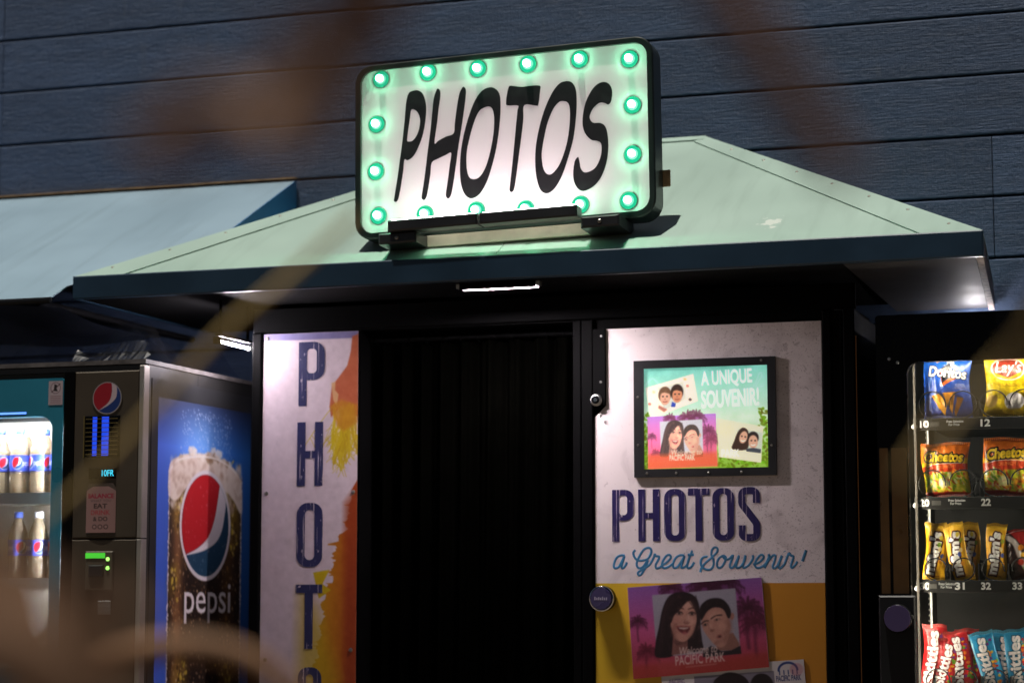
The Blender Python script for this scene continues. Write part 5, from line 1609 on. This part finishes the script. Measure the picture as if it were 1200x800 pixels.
# ------------------------------------------------------------------ snack machine on the right
SX0, SX1, SYF, SZT = 1.530, 2.46, -0.95, 1.737
TRAYS = [1.412, 1.165, 0.906, 0.560]
def snack_machine():
    s = root('snack_machine', (2.0, -0.5, 0.0), 'black snack vending machine with lit glass front at the right edge', 'vending machine')
    K = M['gloss_black']
    MB().box(SX0, SX0 + 0.05, SYF + 0.03, -0.10, 0.03, SZT).build('side_wall', M['black'], s)
    MB().box(SX1 - 0.05, SX1, SYF + 0.03, -0.10, 0.03, SZT).build('side_wall', M['black'], s)
    MB().box(SX0 + 0.052, SX1 - 0.052, SYF + 0.03, -0.10, 1.66, SZT).build('top_wall', M['black'], s)
    MB().box(SX0 + 0.052, SX1 - 0.052, -0.15, -0.10, 0.03, 1.658).build('back_wall', M['matte_black'], s)
    MB().box(SX0 + 0.052, SX1 - 0.052, SYF + 0.03, -0.152, 0.03, 0.30).build('base', M['black'], s)
    gx0, gx1, gz0, gz1 = 1.624, 2.32, 0.33, 1.588
    lo = rrect(SX0 - 0.002, 0.035, SX1 + 0.002, SZT + 0.002, 0.012, 6)
    li = rrect(gx0, gz0, gx1, gz1, 0.038, 6)
    k = len(lo)
    rings = [[(x, SYF + 0.028, z) for x, z in lo], [(x, SYF, z) for x, z in lo], [(x, SYF, z) for x, z in li], [(x, SYF + 0.028, z) for x, z in li]]
    fs = []
    for a in range(3):
        for i in range(k):
            j = (i + 1) % k
            fs.append((a * k + i, a * k + j, (a + 1) * k + j, (a + 1) * k + i))
    m = MB()
    m.add([p for r in rings for p in r], fs)
    dr = m.build('door_frame', K, s)
    MB().box(gx0 - 0.006, gx1 + 0.006, SYF + 0.012, SYF + 0.016, gz0 - 0.006, gz1 + 0.006).build('door_glass', glass('snack_door_glass', (0.97, 0.98, 0.97), 0.03), s)
    # booth panel reflections painted as amber strips, lock block with violet knob
    am = mat('panel_reflection_amber', (0.17, 0.085, 0.018), 0.3, var=0.25, vscale=12)
    MB().box(1.534, 1.561, SYF - 0.003, SYF - 0.0002, 0.868, 1.320).build('painted_reflection', am, s)
    MB().box(1.571, 1.618, SYF - 0.003, SYF - 0.0002, 0.868, 1.320).build('painted_reflection', am, s)
    MB().box(1.526, 1.640, SYF - 0.022, SYF - 0.0003, 0.45, 0.862, 0.005).build('lock_block', M['black'], s)
    kn = MB().lathe([(0.038, 0), (0.0445, 0.004), (0.0445, 0.026), (0.041, 0.032)], (1.588, SYF - 0.022, 0.792), (0, -1, 0), 30).build('lock_knob', K, s, True)
    MB().lathe([(0.0405, 0), (0.040, 0.0018)], (1.588, SYF - 0.0543, 0.792), (0, -1, 0), 30).build('knob_face', mat('violet_lock_face', (0.05, 0.033, 0.10), 0.35), kn)
    MB().lathe([(0.006, 0), (0.005, 0.006)], (1.632, SYF - 0.030, 0.797), (0, -1, 0), 10).build('pin', M['chrome'], kn)
    for x, z in ((1.570, 1.60), (1.596, 1.588)):
        MB().lathe([(0.006, 0), (0.004, 0.003)], (x, SYF, z), (0, -1, 0), 8).build('screw', M['steel'], s)
    # inner walls, rails and the lamps
    inn = mat('dark_interior', (0.003, 0.0028, 0.0025), 0.5, var=0.2)
    MB().box(1.584, 1.590, SYF + 0.032, -0.155, 0.31, 1.655).build('interior_side', inn, s)
    MB().box(1.592, 2.40, -0.165, -0.155, 0.31, 1.655).build('interior_back', inn, s)
    MB().box(1.600, 1.607, SYF + 0.034, SYF + 0.041, 0.34, 1.60).build('edge_rail', M['plastic_black'], s)
    rail = MB().box(1.634, 1.641, -0.892, -0.884, 0.34, 1.60).build('shelf_rail', mat('worn_rail', (0.10, 0.09, 0.08), 0.4, 0.8), s)
    m = MB()
    for q in range(70):
        z = 0.36 + q * 0.0175
        m.box(1.6545, 1.6575, -0.792, -0.789, z, z + 0.006)
    h = m.build('rail_slots', mat('rail_slot_grey', (0.2, 0.19, 0.17), 0.5), s, kind='stuff')
    MB().box(1.660, 1.666, -0.794, -0.786, 0.34, 1.60).build('shelf_rail', M['steel'], s)
    lampm = glow('warm_snack_lamp', (1.0, 0.90, 0.72), 150.0)
    MB().box(1.66, 2.30, SYF + 0.030, SYF + 0.048, 1.612, 1.622).build('lamp_strip', glow('warm_top_lamp', (1.0, 0.9, 0.72), 34.0), s)
    MB().box(1.608, 1.616, SYF + 0.030, SYF + 0.040, 0.36, 1.58).build('lamp_strip', glow('warm_side_lamp', (1.0, 0.9, 0.72), 62.0), s)
    MB().box(2.330, 2.338, SYF + 0.030, SYF + 0.040, 0.36, 1.58).build('lamp_strip', lampm, s)
    # trays with price strip and numbers
    tray = mat('black_tray', (0.014, 0.013, 0.012), 0.42, var=0.2)
    nums = [[('10', 1.650), ('12', 1.840)], [('20', 1.646), ('22', 1.836)], [('30', 1.642), ('31', 1.750), ('32', 1.830), ('33', 1.925)], []]
    for z, ns in zip(TRAYS, nums):
        t = MB().box(1.645, 2.36, -0.872, -0.17, z - 0.008, z).build('tray', tray, s)
        MB().box(1.630, 2.37, -0.880, -0.874, z - 0.034, z + 0.003, 0.001).build('price_strip', tray, t)
        for tx, x in ns:
            w = 0.030
            text_part('slot_number', tx, x, x + w, z - 0.026, z - 0.003, -0.8808, M['white_letter'], t, 0.035)
        for x in ((1.735, 1.735) if len(ns) == 2 else (1.70, 1.70))[:1 if ns else 0]:
            text_part('price_text', 'Press Selection', x, x + 0.052, z - 0.0115, z - 0.0035, -0.8808, M['white_letter'], t, 0.02)
            text_part('price_text', 'For Price', x + 0.006, x + 0.040, z - 0.0215, z - 0.0135, -0.8808, M['white_letter'], t, 0.02)
        if ns:
            MB().box(1.668 if len(ns) > 2 else 1.684, 1.694 if len(ns) > 2 else 1.712, -0.8812, -0.8802, z - 0.022, z - 0.008).build('price_window', mat('price_window_grey', (0.09, 0.085, 0.08), 0.3), t)
            MB().lathe([(0.010, 0), (0.008, 0.006)], (1.634, -0.8805, z - 0.022), (0, -1, 0), 12).build('tray_clip', M['steel'], t)
    # coils
    wire = mat('coil_wire', (0.03, 0.03, 0.032), 0.3, 0.6)
    def coil(x, z, r, turns, hand, par=s):
        pts = []
        n = int(turns * 26)
        for i in range(n + 1):
            a = hand * (2 * math.pi * i / 26) - math.pi / 2
            pts.append((x + r * math.cos(a), -0.868 + 0.62 * i / n if i > 20 else -0.868, z + r * math.sin(a)))
        MB().tube(pts, 0.0021, 6).build('coil', wire, par, True)
    for zt, xs, r in ((TRAYS[0], (1.689, 1.784, 1.880, 1.972), 0.042), (TRAYS[1], (1.684, 1.780, 1.876, 1.968), 0.042), (TRAYS[2], (1.690, 1.776, 1.866, 1.957), 0.034), (TRAYS[3], (1.69, 1.774, 1.866, 1.955), 0.036)):
        for k, x in enumerate(xs):
            coil(x, zt + r + 0.004, r, 5, 1 if k % 2 else -1)
    dv = mat('tray_divider', (0.06, 0.055, 0.05), 0.35, 0.5)
    for zt, xs in ((TRAYS[2], (1.733, 1.820, 1.910)), (TRAYS[3], (1.732, 1.820, 1.910)), (TRAYS[0], (1.832,)), (TRAYS[1], (1.830,))):
        for x in xs:
            MB().box(x, x + 0.003, -0.868, -0.20, zt + 0.001, zt + 0.055).build('divider', dv, s)
snack_machine()

# ------------------------------------------------------------------ snack bags
def bag(name, cv, w, h, t, x, y, z, tilt=0.0, turn=0.0, lean=0.06, seed=0, mat_=None, label='', cat='snack bag', group=None, flare=0.0):
    r = np.random.default_rng(seed)
    ph = r.uniform(0, 6, 8)
    def prof(u, v):
        a = np.clip(np.sin(math.pi * u), 0, 1) ** 0.62 * np.clip(np.sin(math.pi * np.clip((v - 0.05) / 0.9, 0, 1)), 0, 1) ** 0.5
        wr = 0.035 * np.sin(9 * u + 7 * v + ph[0]) * np.sin(11 * v + ph[1]) + 0.03 * np.sin(23 * u - 9 * v + ph[2]) * np.sin(6 * v + 14 * u + ph[3])
        crimp = 0.0012 * np.sin(150 * u) * ((v < 0.05) | (v > 0.95))
        return a * t * (0.5 + wr * 1.3) + crimp
    def outline(u, v):
        pull = 0.045 * np.sin(math.pi * v) * (1 - 0.3 * np.sin(7 * v + ph[4]))
        wd = w * (1 - pull + flare * (0.5 - v))
        X = (u - 0.5) * wd + 0.004 * np.sin(6 * v + ph[5])
        Z = h * (1 - v) + 0.012 * h * np.sin(8 * u + ph[6]) * (np.abs(v - 0.5) * 2) ** 3
        return X, Z
    def front(u, v):
        X, Z = outline(u, v)
        return np.stack([X, -prof(u, v), Z], -1)
    def back(u, v):
        X, Z = outline(u, v)
        return np.stack([X, prof(u, v) * 0.8, Z], -1)
    o = grid_mesh(name, cv, front, mat_, None, True, back)
    o.location = (x, y, z)
    o.rotation_euler = (-lean, tilt, turn)
    tag(o, label, cat, group)
    return o

def snacks():
    film = print_mat('glossy_snack_film', 0, 0.24, 0.3, 0.5, 26.0)
    G = 'snack packets behind the vending glass'
    # blue tortilla chip bag
    cv = Canvas(0, 0, 460, 560, 120, 146, (22, 66, 156))
    cv.img = np.array((26, 92, 196.0)) * (1 - cv.Y[..., None] / 700) + np.array((52, 58, 140.0)) * (cv.Y[..., None] / 700)
    cv.line([(95, 110), (60, 300)], 6, (150, 190, 230), 0.8, 4)
    cv.poly([(95, 20), (150, 0), (190, 40), (130, 60)], (240, 170, 90), 1, 4)
    for p, c in (([(130, 10), (300, 50), (200, 280), (180, 270), (270, 70)], (250, 240, 236)), ([(200, 250), (350, 180), (330, 210), (205, 275)], (216, 96, 40)), ([(250, 30), (350, 110), (330, 130), (270, 90)], (236, 244, 250)), ([(240, 0), (260, 0), (240, 110), (220, 110)], (236, 244, 250))):
        cv.poly(p, c, 0.95, 4)
    cv.poly([(170, 120), (250, 60), (320, 160), (200, 260)], (24, 22, 34), 1, 5)
    cv.poly([(200, 250), (290, 190), (300, 205), (205, 270), (170, 130), (185, 125)], (222, 104, 44), 1, 3)
    cv.poly([(370, 80), (400, 100), (410, 160), (350, 160)], (70, 120, 210), 1, 5)
    cv.text('Doritos', 62, 432, 100, 196, (250, 248, 244), 0.03, 0.0, 0.09, edge=(26, 22, 40), ew=14)
    cv.text('COOL', 330, 420, 250, 274, (222, 206, 220), 0.02)
    cv.text('RANCH', 320, 420, 278, 298, (200, 160, 170), 0.0)
    cv.poly([(80, 360), (160, 340), (230, 420), (200, 540), (140, 470)], (236, 160, 40), 1, 5)
    cv.poly([(190, 335), (320, 325), (290, 420), (270, 520), (230, 440)], (224, 148, 44), 1, 5)
    cv.poly([(330, 370), (390, 380), (300, 540), (290, 500)], (196, 116, 36), 0.9, 6)
    cv.dots(90, 90, 330, 350, 520, 2, 5, (190, 96, 20), 0.6, 2)
    bag('chip_bag', cv, 0.152, 0.196, 0.055, 1.733, -0.845, TRAYS[0] + 0.004, 0.02, 0, 0.05, 1, film, 'blue tortilla chip bag in the top left slot behind the vending glass', 'chip bag', G)
    # yellow potato chip bag
    cv = Canvas(0, 0, 460, 560, 120, 146, (236, 204, 20))
    cv.img += cv.noise(5, 14, 2)[..., None]
    cv.ell(220, 120, 160, 112, (246, 236, 214), 0, 1, 4)
    cv.ell(220, 120, 146, 100, (150, 46, 30), 0, 1, 3)
    cv.poly([(80, 150), (220, 205), (360, 140), (330, 190), (220, 224), (110, 196)], (238, 180, 40), 1, 5)
    cv.text("Lay's", 98, 350, 40, 190, (250, 248, 240), 0.015, 0.3, -0.03, edge=(110, 26, 20), ew=7)
    cv.line([(70, 250), (200, 290), (370, 262)], 5, (196, 160, 20), 0.9, 4, 4)
    cv.text('CLASSIC', 120, 320, 262, 286, (170, 110, 20), 0.0)
    cv.ell(60, 420, 60, 60, (240, 196, 110), 0, 0.9, 14)
    cv.ell(275, 420, 92, 80, (238, 230, 236), 0.1, 1, 8)
    cv.ell(295, 440, 60, 46, (246, 240, 240), 0.1, 1, 12)
    cv.poly([(390, 400), (460, 380), (460, 520), (400, 500)], (140, 40, 20), 0.9, 6)
    cv.poly([(0, 490), (460, 480), (460, 560), (0, 560)], (214, 176, 16), 0.7, 14)
    bag('chip_bag', cv, 0.158, 0.190, 0.06, 1.925, -0.845, TRAYS[0] + 0.004, 0.035, 0, 0.06, 2, film, 'bright yellow potato chip bag with red oval in the top row of the vending machine', 'chip bag', G)
    # two orange cheese puff bags
    def puff(seed, tilt_text):
        cv = Canvas(0, 0, 460, 560, 120, 146, (226, 104, 22))
        cv.img = np.array((234, 116, 24.0)) * np.ones_like(cv.img)
        cv.img += cv.noise(5, 12, seed)[..., None]
        r = np.random.default_rng(seed)
        cv.poly([(0, 200), (460, 170), (460, 300), (0, 330)], (240, 190, 30), 0.9, 20)
        cv.poly([(0, 250), (230, 215), (460, 225), (460, 310), (0, 330)], (206, 52, 26), 0.9, 12)
        cv.poly([(0, 330), (460, 300), (460, 560), (0, 560)], (196, 196, 40), 1, 20)
        for k in range(120):
            c = [(232, 150, 30), (240, 210, 60), (110, 170, 30), (206, 64, 24), (240, 226, 170)][int(r.integers(5))]
            cv.ell(r.uniform(20, 440), r.uniform(310, 520), r.uniform(12, 44), r.uniform(7, 16), c, r.uniform(0, 3), 0.8, 8, 12)
        cv.poly([(0, 500), (460, 520), (460, 560), (0, 560)], (150, 26, 16), 0.95, 14)
        cv.ell(200, 420, 60, 50, (226, 224, 190), 0, 0.7, 18)
        cv.text('Cheetos', 40, 420, 96, 208, (246, 206, 40), 0.05, 0.1, tilt_text, edge=(24, 16, 20), ew=26)
        cv.line([(60, 250), (160, 226), (400, 222)], 8, (246, 220, 200), 0.9, 5, 4)
        cv.text('CRUNCHY', 150, 360, 238, 272, (236, 130, 60), 0.02, 0, -0.05)
        return cv
    bag('chip_bag', puff(5, 0.05), 0.148, 0.172, 0.055, 1.727, -0.845, TRAYS[1] + 0.004, -0.03, 0, 0.06, 3, film, 'orange cheese puff bag sagging at its top, second row left of the vending machine', 'chip bag', G, 0.10)
    bag('chip_bag', puff(8, -0.10), 0.150, 0.184, 0.055, 1.912, -0.845, TRAYS[1] + 0.004, 0.03, 0.0, 0.06, 4, film, 'orange cheese puff bag in the second row, right of its twin', 'chip bag', G, 0.05)
    # yellow peanut candy pouches
    def peanut(seed):
        cv = Canvas(0, 0, 200, 520, 56, 140, (238, 176, 30))
        cv.img += cv.noise(5, 10, seed)[..., None]
        cv.poly([(0, 0), (200, 0), (200, 60), (0, 60)], (246, 196, 60), 0.7, 20)
        r = np.random.default_rng(seed)
        cv.text("m&m's", -118, 276, 226, 330, (250, 246, 238), 0.05, 0.0, -1.42, edge=(74, 40, 26), ew=30)
        cv.text("m&m's", -118, 276, 226, 330, (250, 246, 238), 0.05, 0.0, -1.42)
        for k in range(5):
            cv.ell(130 + r.uniform(-12, 40), 120 + 62 * k + r.uniform(-20, 20), 17, 22, [(226, 200, 60), (120, 160, 40), (240, 214, 150), (60, 80, 170), (236, 150, 40)][k], 0.3, 0.9, 6)
        cv.line([(150, 90), (178, 250), (150, 420)], 8, (206, 130, 16), 0.7, 8, 4)
        cv.line([(40, 470), (150, 484)], 8, (160, 90, 20), 0.7, 5)
        return cv
    z3 = TRAYS[2] + 0.004
    bag('candy_pouch', peanut(1), 0.070, 0.180, 0.026, 1.682, -0.840, z3, 0.045, 0, 0.05, 11, film, 'upright yellow candy pouch, leftmost of the yellow ones behind the glass', 'candy pouch', G)
    bag('candy_pouch', peanut(2), 0.064, 0.182, 0.024, 1.776, -0.848, z3, -0.22, 0, 0.05, 12, film, 'tilted yellow candy pouch between the two upright yellow ones', 'candy pouch', G)
    bag('candy_pouch', peanut(3), 0.064, 0.182, 0.020, 1.790, -0.800, z3, -0.03, 0, 0.04, 13, film, 'yellow candy pouch half hidden behind the tilted one', 'candy pouch', G)
    bag('candy_pouch', peanut(4), 0.064, 0.176, 0.026, 1.869, -0.840, z3, 0.06, 0, 0.05, 14, film, 'upright yellow candy pouch beside the brown and red pouch', 'candy pouch', G)
    cv = Canvas(0, 0, 200, 460, 56, 124, (52, 26, 20))
    cv.poly([(30, 0), (200, 0), (200, 170), (120, 130)], (176, 40, 34), 1, 8)
    cv.line([(20, 60), (90, 140), (140, 320), (170, 440)], 46, (226, 214, 208), 0.9, 14, 4)
    for x, y, c in ((130, 170, (240, 150, 30)), (150, 240, (230, 180, 60)), (120, 300, (206, 60, 40)), (150, 360, (80, 140, 50)), (60, 330, (40, 26, 24))):
        cv.ell(x, y, 24, 28, c, 0.3, 0.95, 6)
    cv.line([(10, 30), (190, 10)], 10, (230, 200, 200), 0.7, 6)
    bag('candy_pouch', cv, 0.075, 0.158, 0.026, 1.955, -0.840, z3, -0.16, 0, 0.05, 15, film, 'brown and red candy pouch at the right picture edge', 'candy pouch', G)
    # fruit candy packets of the bottom row
    def fruity(base, hi, seed, word):
        cv = Canvas(0, 0, 200, 560, 60, 160, base)
        cv.img += cv.noise(6, 10, seed)[..., None]
        r = np.random.default_rng(seed)
        cv.poly([(0, 0), (200, 0), (200, 30), (0, 30)], hi, 0.7, 8)
        for k in range(26):
            c = [(240, 190, 40), (236, 120, 30), (110, 170, 40), (120, 50, 130), (220, 40, 40)][int(r.integers(5))]
            cv.ell(150 + r.normal(0, 18), r.uniform(80, 520), r.uniform(9, 18), r.uniform(9, 18), c, 0, 0.95, 4, 12)
        cv.text(word, -150, 300, 232, 330, (248, 240, 238), 0.045, 0.0, -1.52, edge=tuple(int(q * 0.55) for q in base), ew=16)
        cv.line([(12, 40), (16, 520)], 7, hi, 0.5, 8)
        return cv
    z4 = TRAYS[3] + 0.004
    red, cyan = (196, 30, 34), (30, 140, 190)
    W = 'Skittles'
    bag('candy_packet', fruity(red, (230, 80, 70), 31, W), 0.078, 0.205, 0.024, 1.668, -0.800, z4 + 0.004, 0.02, 0, 0.04, 21, film, 'red fruit candy packet standing behind another at the far left of the bottom row', 'candy packet', G)
    bag('candy_packet', fruity(red, (230, 80, 70), 32, W), 0.072, 0.165, 0.026, 1.702, -0.846, z4, 0.14, 0, 0.04, 22, film, 'short red fruit candy packet leaning right, leftmost in front in the bottom row', 'candy packet', G)
    bag('candy_packet', fruity(red, (230, 80, 70), 33, W), 0.076, 0.192, 0.026, 1.768, -0.842, z4, -0.14, 0, 0.04, 23, film, 'red fruit candy packet leaning left next to the blue packets', 'candy packet', G)
    bag('candy_packet', fruity(red, (230, 80, 70), 36, W), 0.076, 0.196, 0.022, 1.775, -0.790, z4, -0.02, 0, 0.04, 26, film, 'red fruit candy packet mostly hidden behind the leaning red one', 'candy packet', G)
    bag('candy_packet', fruity(cyan, (120, 200, 230), 34, W), 0.074, 0.192, 0.026, 1.862, -0.842, z4, -0.22, 0, 0.04, 24, film, 'blue fruit candy packet leaning left, first blue one in the bottom row', 'candy packet', G)
    bag('candy_packet', fruity(cyan, (120, 200, 230), 37, W), 0.080, 0.190, 0.022, 1.885, -0.785, z4, 0.03, 0, 0.04, 27, film, 'blue fruit candy packet half hidden behind the first blue one', 'candy packet', G)
    bag('candy_packet', fruity(cyan, (120, 200, 230), 35, W), 0.078, 0.198, 0.026, 1.952, -0.842, z4, -0.16, 0, 0.04, 25, film, 'blue fruit candy packet cut by the right picture edge', 'candy packet', G)
snacks()

# ------------------------------------------------------------------ lamps under the awnings
def lamps():
    wl = glow('cool_white_tube', (1.0, 0.88, 0.92), 820.0)
    s = root('strip_light', (0.30, -1.02, 1.889), 'slim lit strip lamp under the green awning above the booth entrance', 'lamp')
    MB().box(0.165, 0.430, -1.0365, -1.0035, 1.8775, 1.8885).build('housing', M['matte_black'], s)
    MB().box(0.165, 0.430, -1.040, -1.037, 1.868, 1.8885).build('front_lip', M['matte_black'], s)
    MB().box(0.165, 0.430, -1.003, -1.000, 1.8698, 1.8885).build('back_lip', mat('pale_lip', (0.5, 0.42, 0.46), 0.5), s)
    MB().box(0.178, 0.418, -1.032, -1.008, 1.8748, 1.8770).build('tube', wl, s)
    for x in (0.158, 0.436):
        MB().box(x - 0.006, x + 0.006, -1.035, -1.005, 1.874, 1.8885).build('end_clip', M['steel'], s)
    wl2 = glow('white_tube', (1.0, 0.90, 0.97), 520.0)
    t = root('tube_light', (-0.76, -0.82, 1.889), 'short bright tube lamp hanging between the drink machine and the booth', 'lamp')
    MB().tube([(-0.76, -0.94, 1.742), (-0.76, -0.70, 1.742)], 0.004, 12).build('tube', wl2, t, True)
    MB().box(-0.770, -0.750, -0.95, -0.69, 1.760, 1.770).build('reflector', M['plastic_black'], t)
    for y in (-0.93, -0.71):
        MB().box(-0.764, -0.756, y - 0.004, y + 0.004, 1.7705, 1.8885).build('hanger', M['matte_black'], t)
    for y in (-0.955, -0.685):
        MB().box(-0.770, -0.750, y - 0.012, y + 0.012, 1.732, 1.7555).build('end_cap', M['matte_black'], t)
    b = root('bulkhead_light', (1.70, -0.05, 1.80), 'small white lamp under the right end of the green awning above the snack machine', 'lamp')
    MB().box(1.700, 1.760, -0.085, -0.010, 1.730, 1.770).build('housing', M['plastic_black'], b)
    MB().lathe([(0.022, 0), (0.021, 0.010), (0.010, 0.016)], (1.732, -0.050, 1.7705), (0, 0, 1), 14).build('lens', glow('bulkhead_lens', (1.0, 0.93, 0.95), 160.0), b, True)
lamps()

# ------------------------------------------------------------------ foreground tree, close to the camera and out of focus
def tree():
    t = root('bare_tree', (1.80, -7.0, 0.0), 'brown out of focus branches of a dry tree close in front of the camera', 'tree')
    bark = mat('dry_brown_bark', (0.24, 0.125, 0.062), 0.8, var=0.3, vscale=30, bump=0.5, bscale=60)
    dark = mat('dark_brown_bark', (0.20, 0.105, 0.07), 0.8, var=0.3, vscale=30, bump=0.5, bscale=60)
    tan = mat('pale_dry_stalk', (0.55, 0.40, 0.16), 0.7, var=0.2, vscale=30)
    leafm = mat('dry_brown_leaf', (0.30, 0.17, 0.10), 0.7, var=0.3, vscale=25)
    trunk = catmull([(1.78, -6.985, -0.05), (1.80, -7.0, 0.4), (1.83, -7.03, 0.95), (1.90, -7.12, 1.45), (1.93, -7.15, 1.9), (1.90, -7.1, 2.4)], 5, False)
    n = len(trunk)
    MB().tube(trunk, [0.055 - 0.035 * i / n for i in range(n)], 14).build('trunk', bark, t, True)
    joints = {'mass': (1.815, -7.015, 0.72), 'mass2': (1.80, -7.005, 0.5), 'arc': (1.80, -7.0, 0.62), 'blade': (1.81, -7.01, 0.78), 'top': (1.93, -7.15, 1.70), 'droop': (1.93, -7.15, 1.75), 'sprig': (1.90, -7.1, 2.2)}
    deep = mat('deep_brown_bark', (0.125, 0.062, 0.030), 0.8, var=0.3, vscale=30, bump=0.5, bscale=60)
    for k, (pts, w) in TWIGS.items():
        if k == 'wisp':
            P = catmull(pts, 6, False)
        else:
            P = catmull([joints[k]] + list(pts), 6, False)
        m = len(P)
        MB().tube(P, [w * ((0.35 + 0.85 * i / m) if k == 'blade' else (1.25 - 0.55 * i / m)) for i in range(m)], 10).build('branch', tan if k in ('blade', 'sprig') else (dark if k == 'droop' else (deep if k.startswith('mass') else bark)), t, True)
    for i, (p, w, l, a) in enumerate(LEAVES):
        vs, fs = [], []
        for j in range(7):
            v = j / 6
            for s_ in (-1, 0, 1):
                wd = w * math.sin(math.pi * (0.06 + 0.9 * v)) * s_
                x, z = wd, (v - 0.5) * l
                vs.append((p[0] + x * math.cos(a) - z * math.sin(a), p[1] + 0.006 * s_ * s_ + 0.01 * math.sin(4 * v), p[2] + x * math.sin(a) + z * math.cos(a)))
        for j in range(6):
            for s_ in range(2):
                q = j * 3 + s_
                fs.append((q, q + 1, q + 4, q + 3))
        m = MB()
        m.add(vs, fs)
        m.build('leaf', leafm, t, True)
tree()
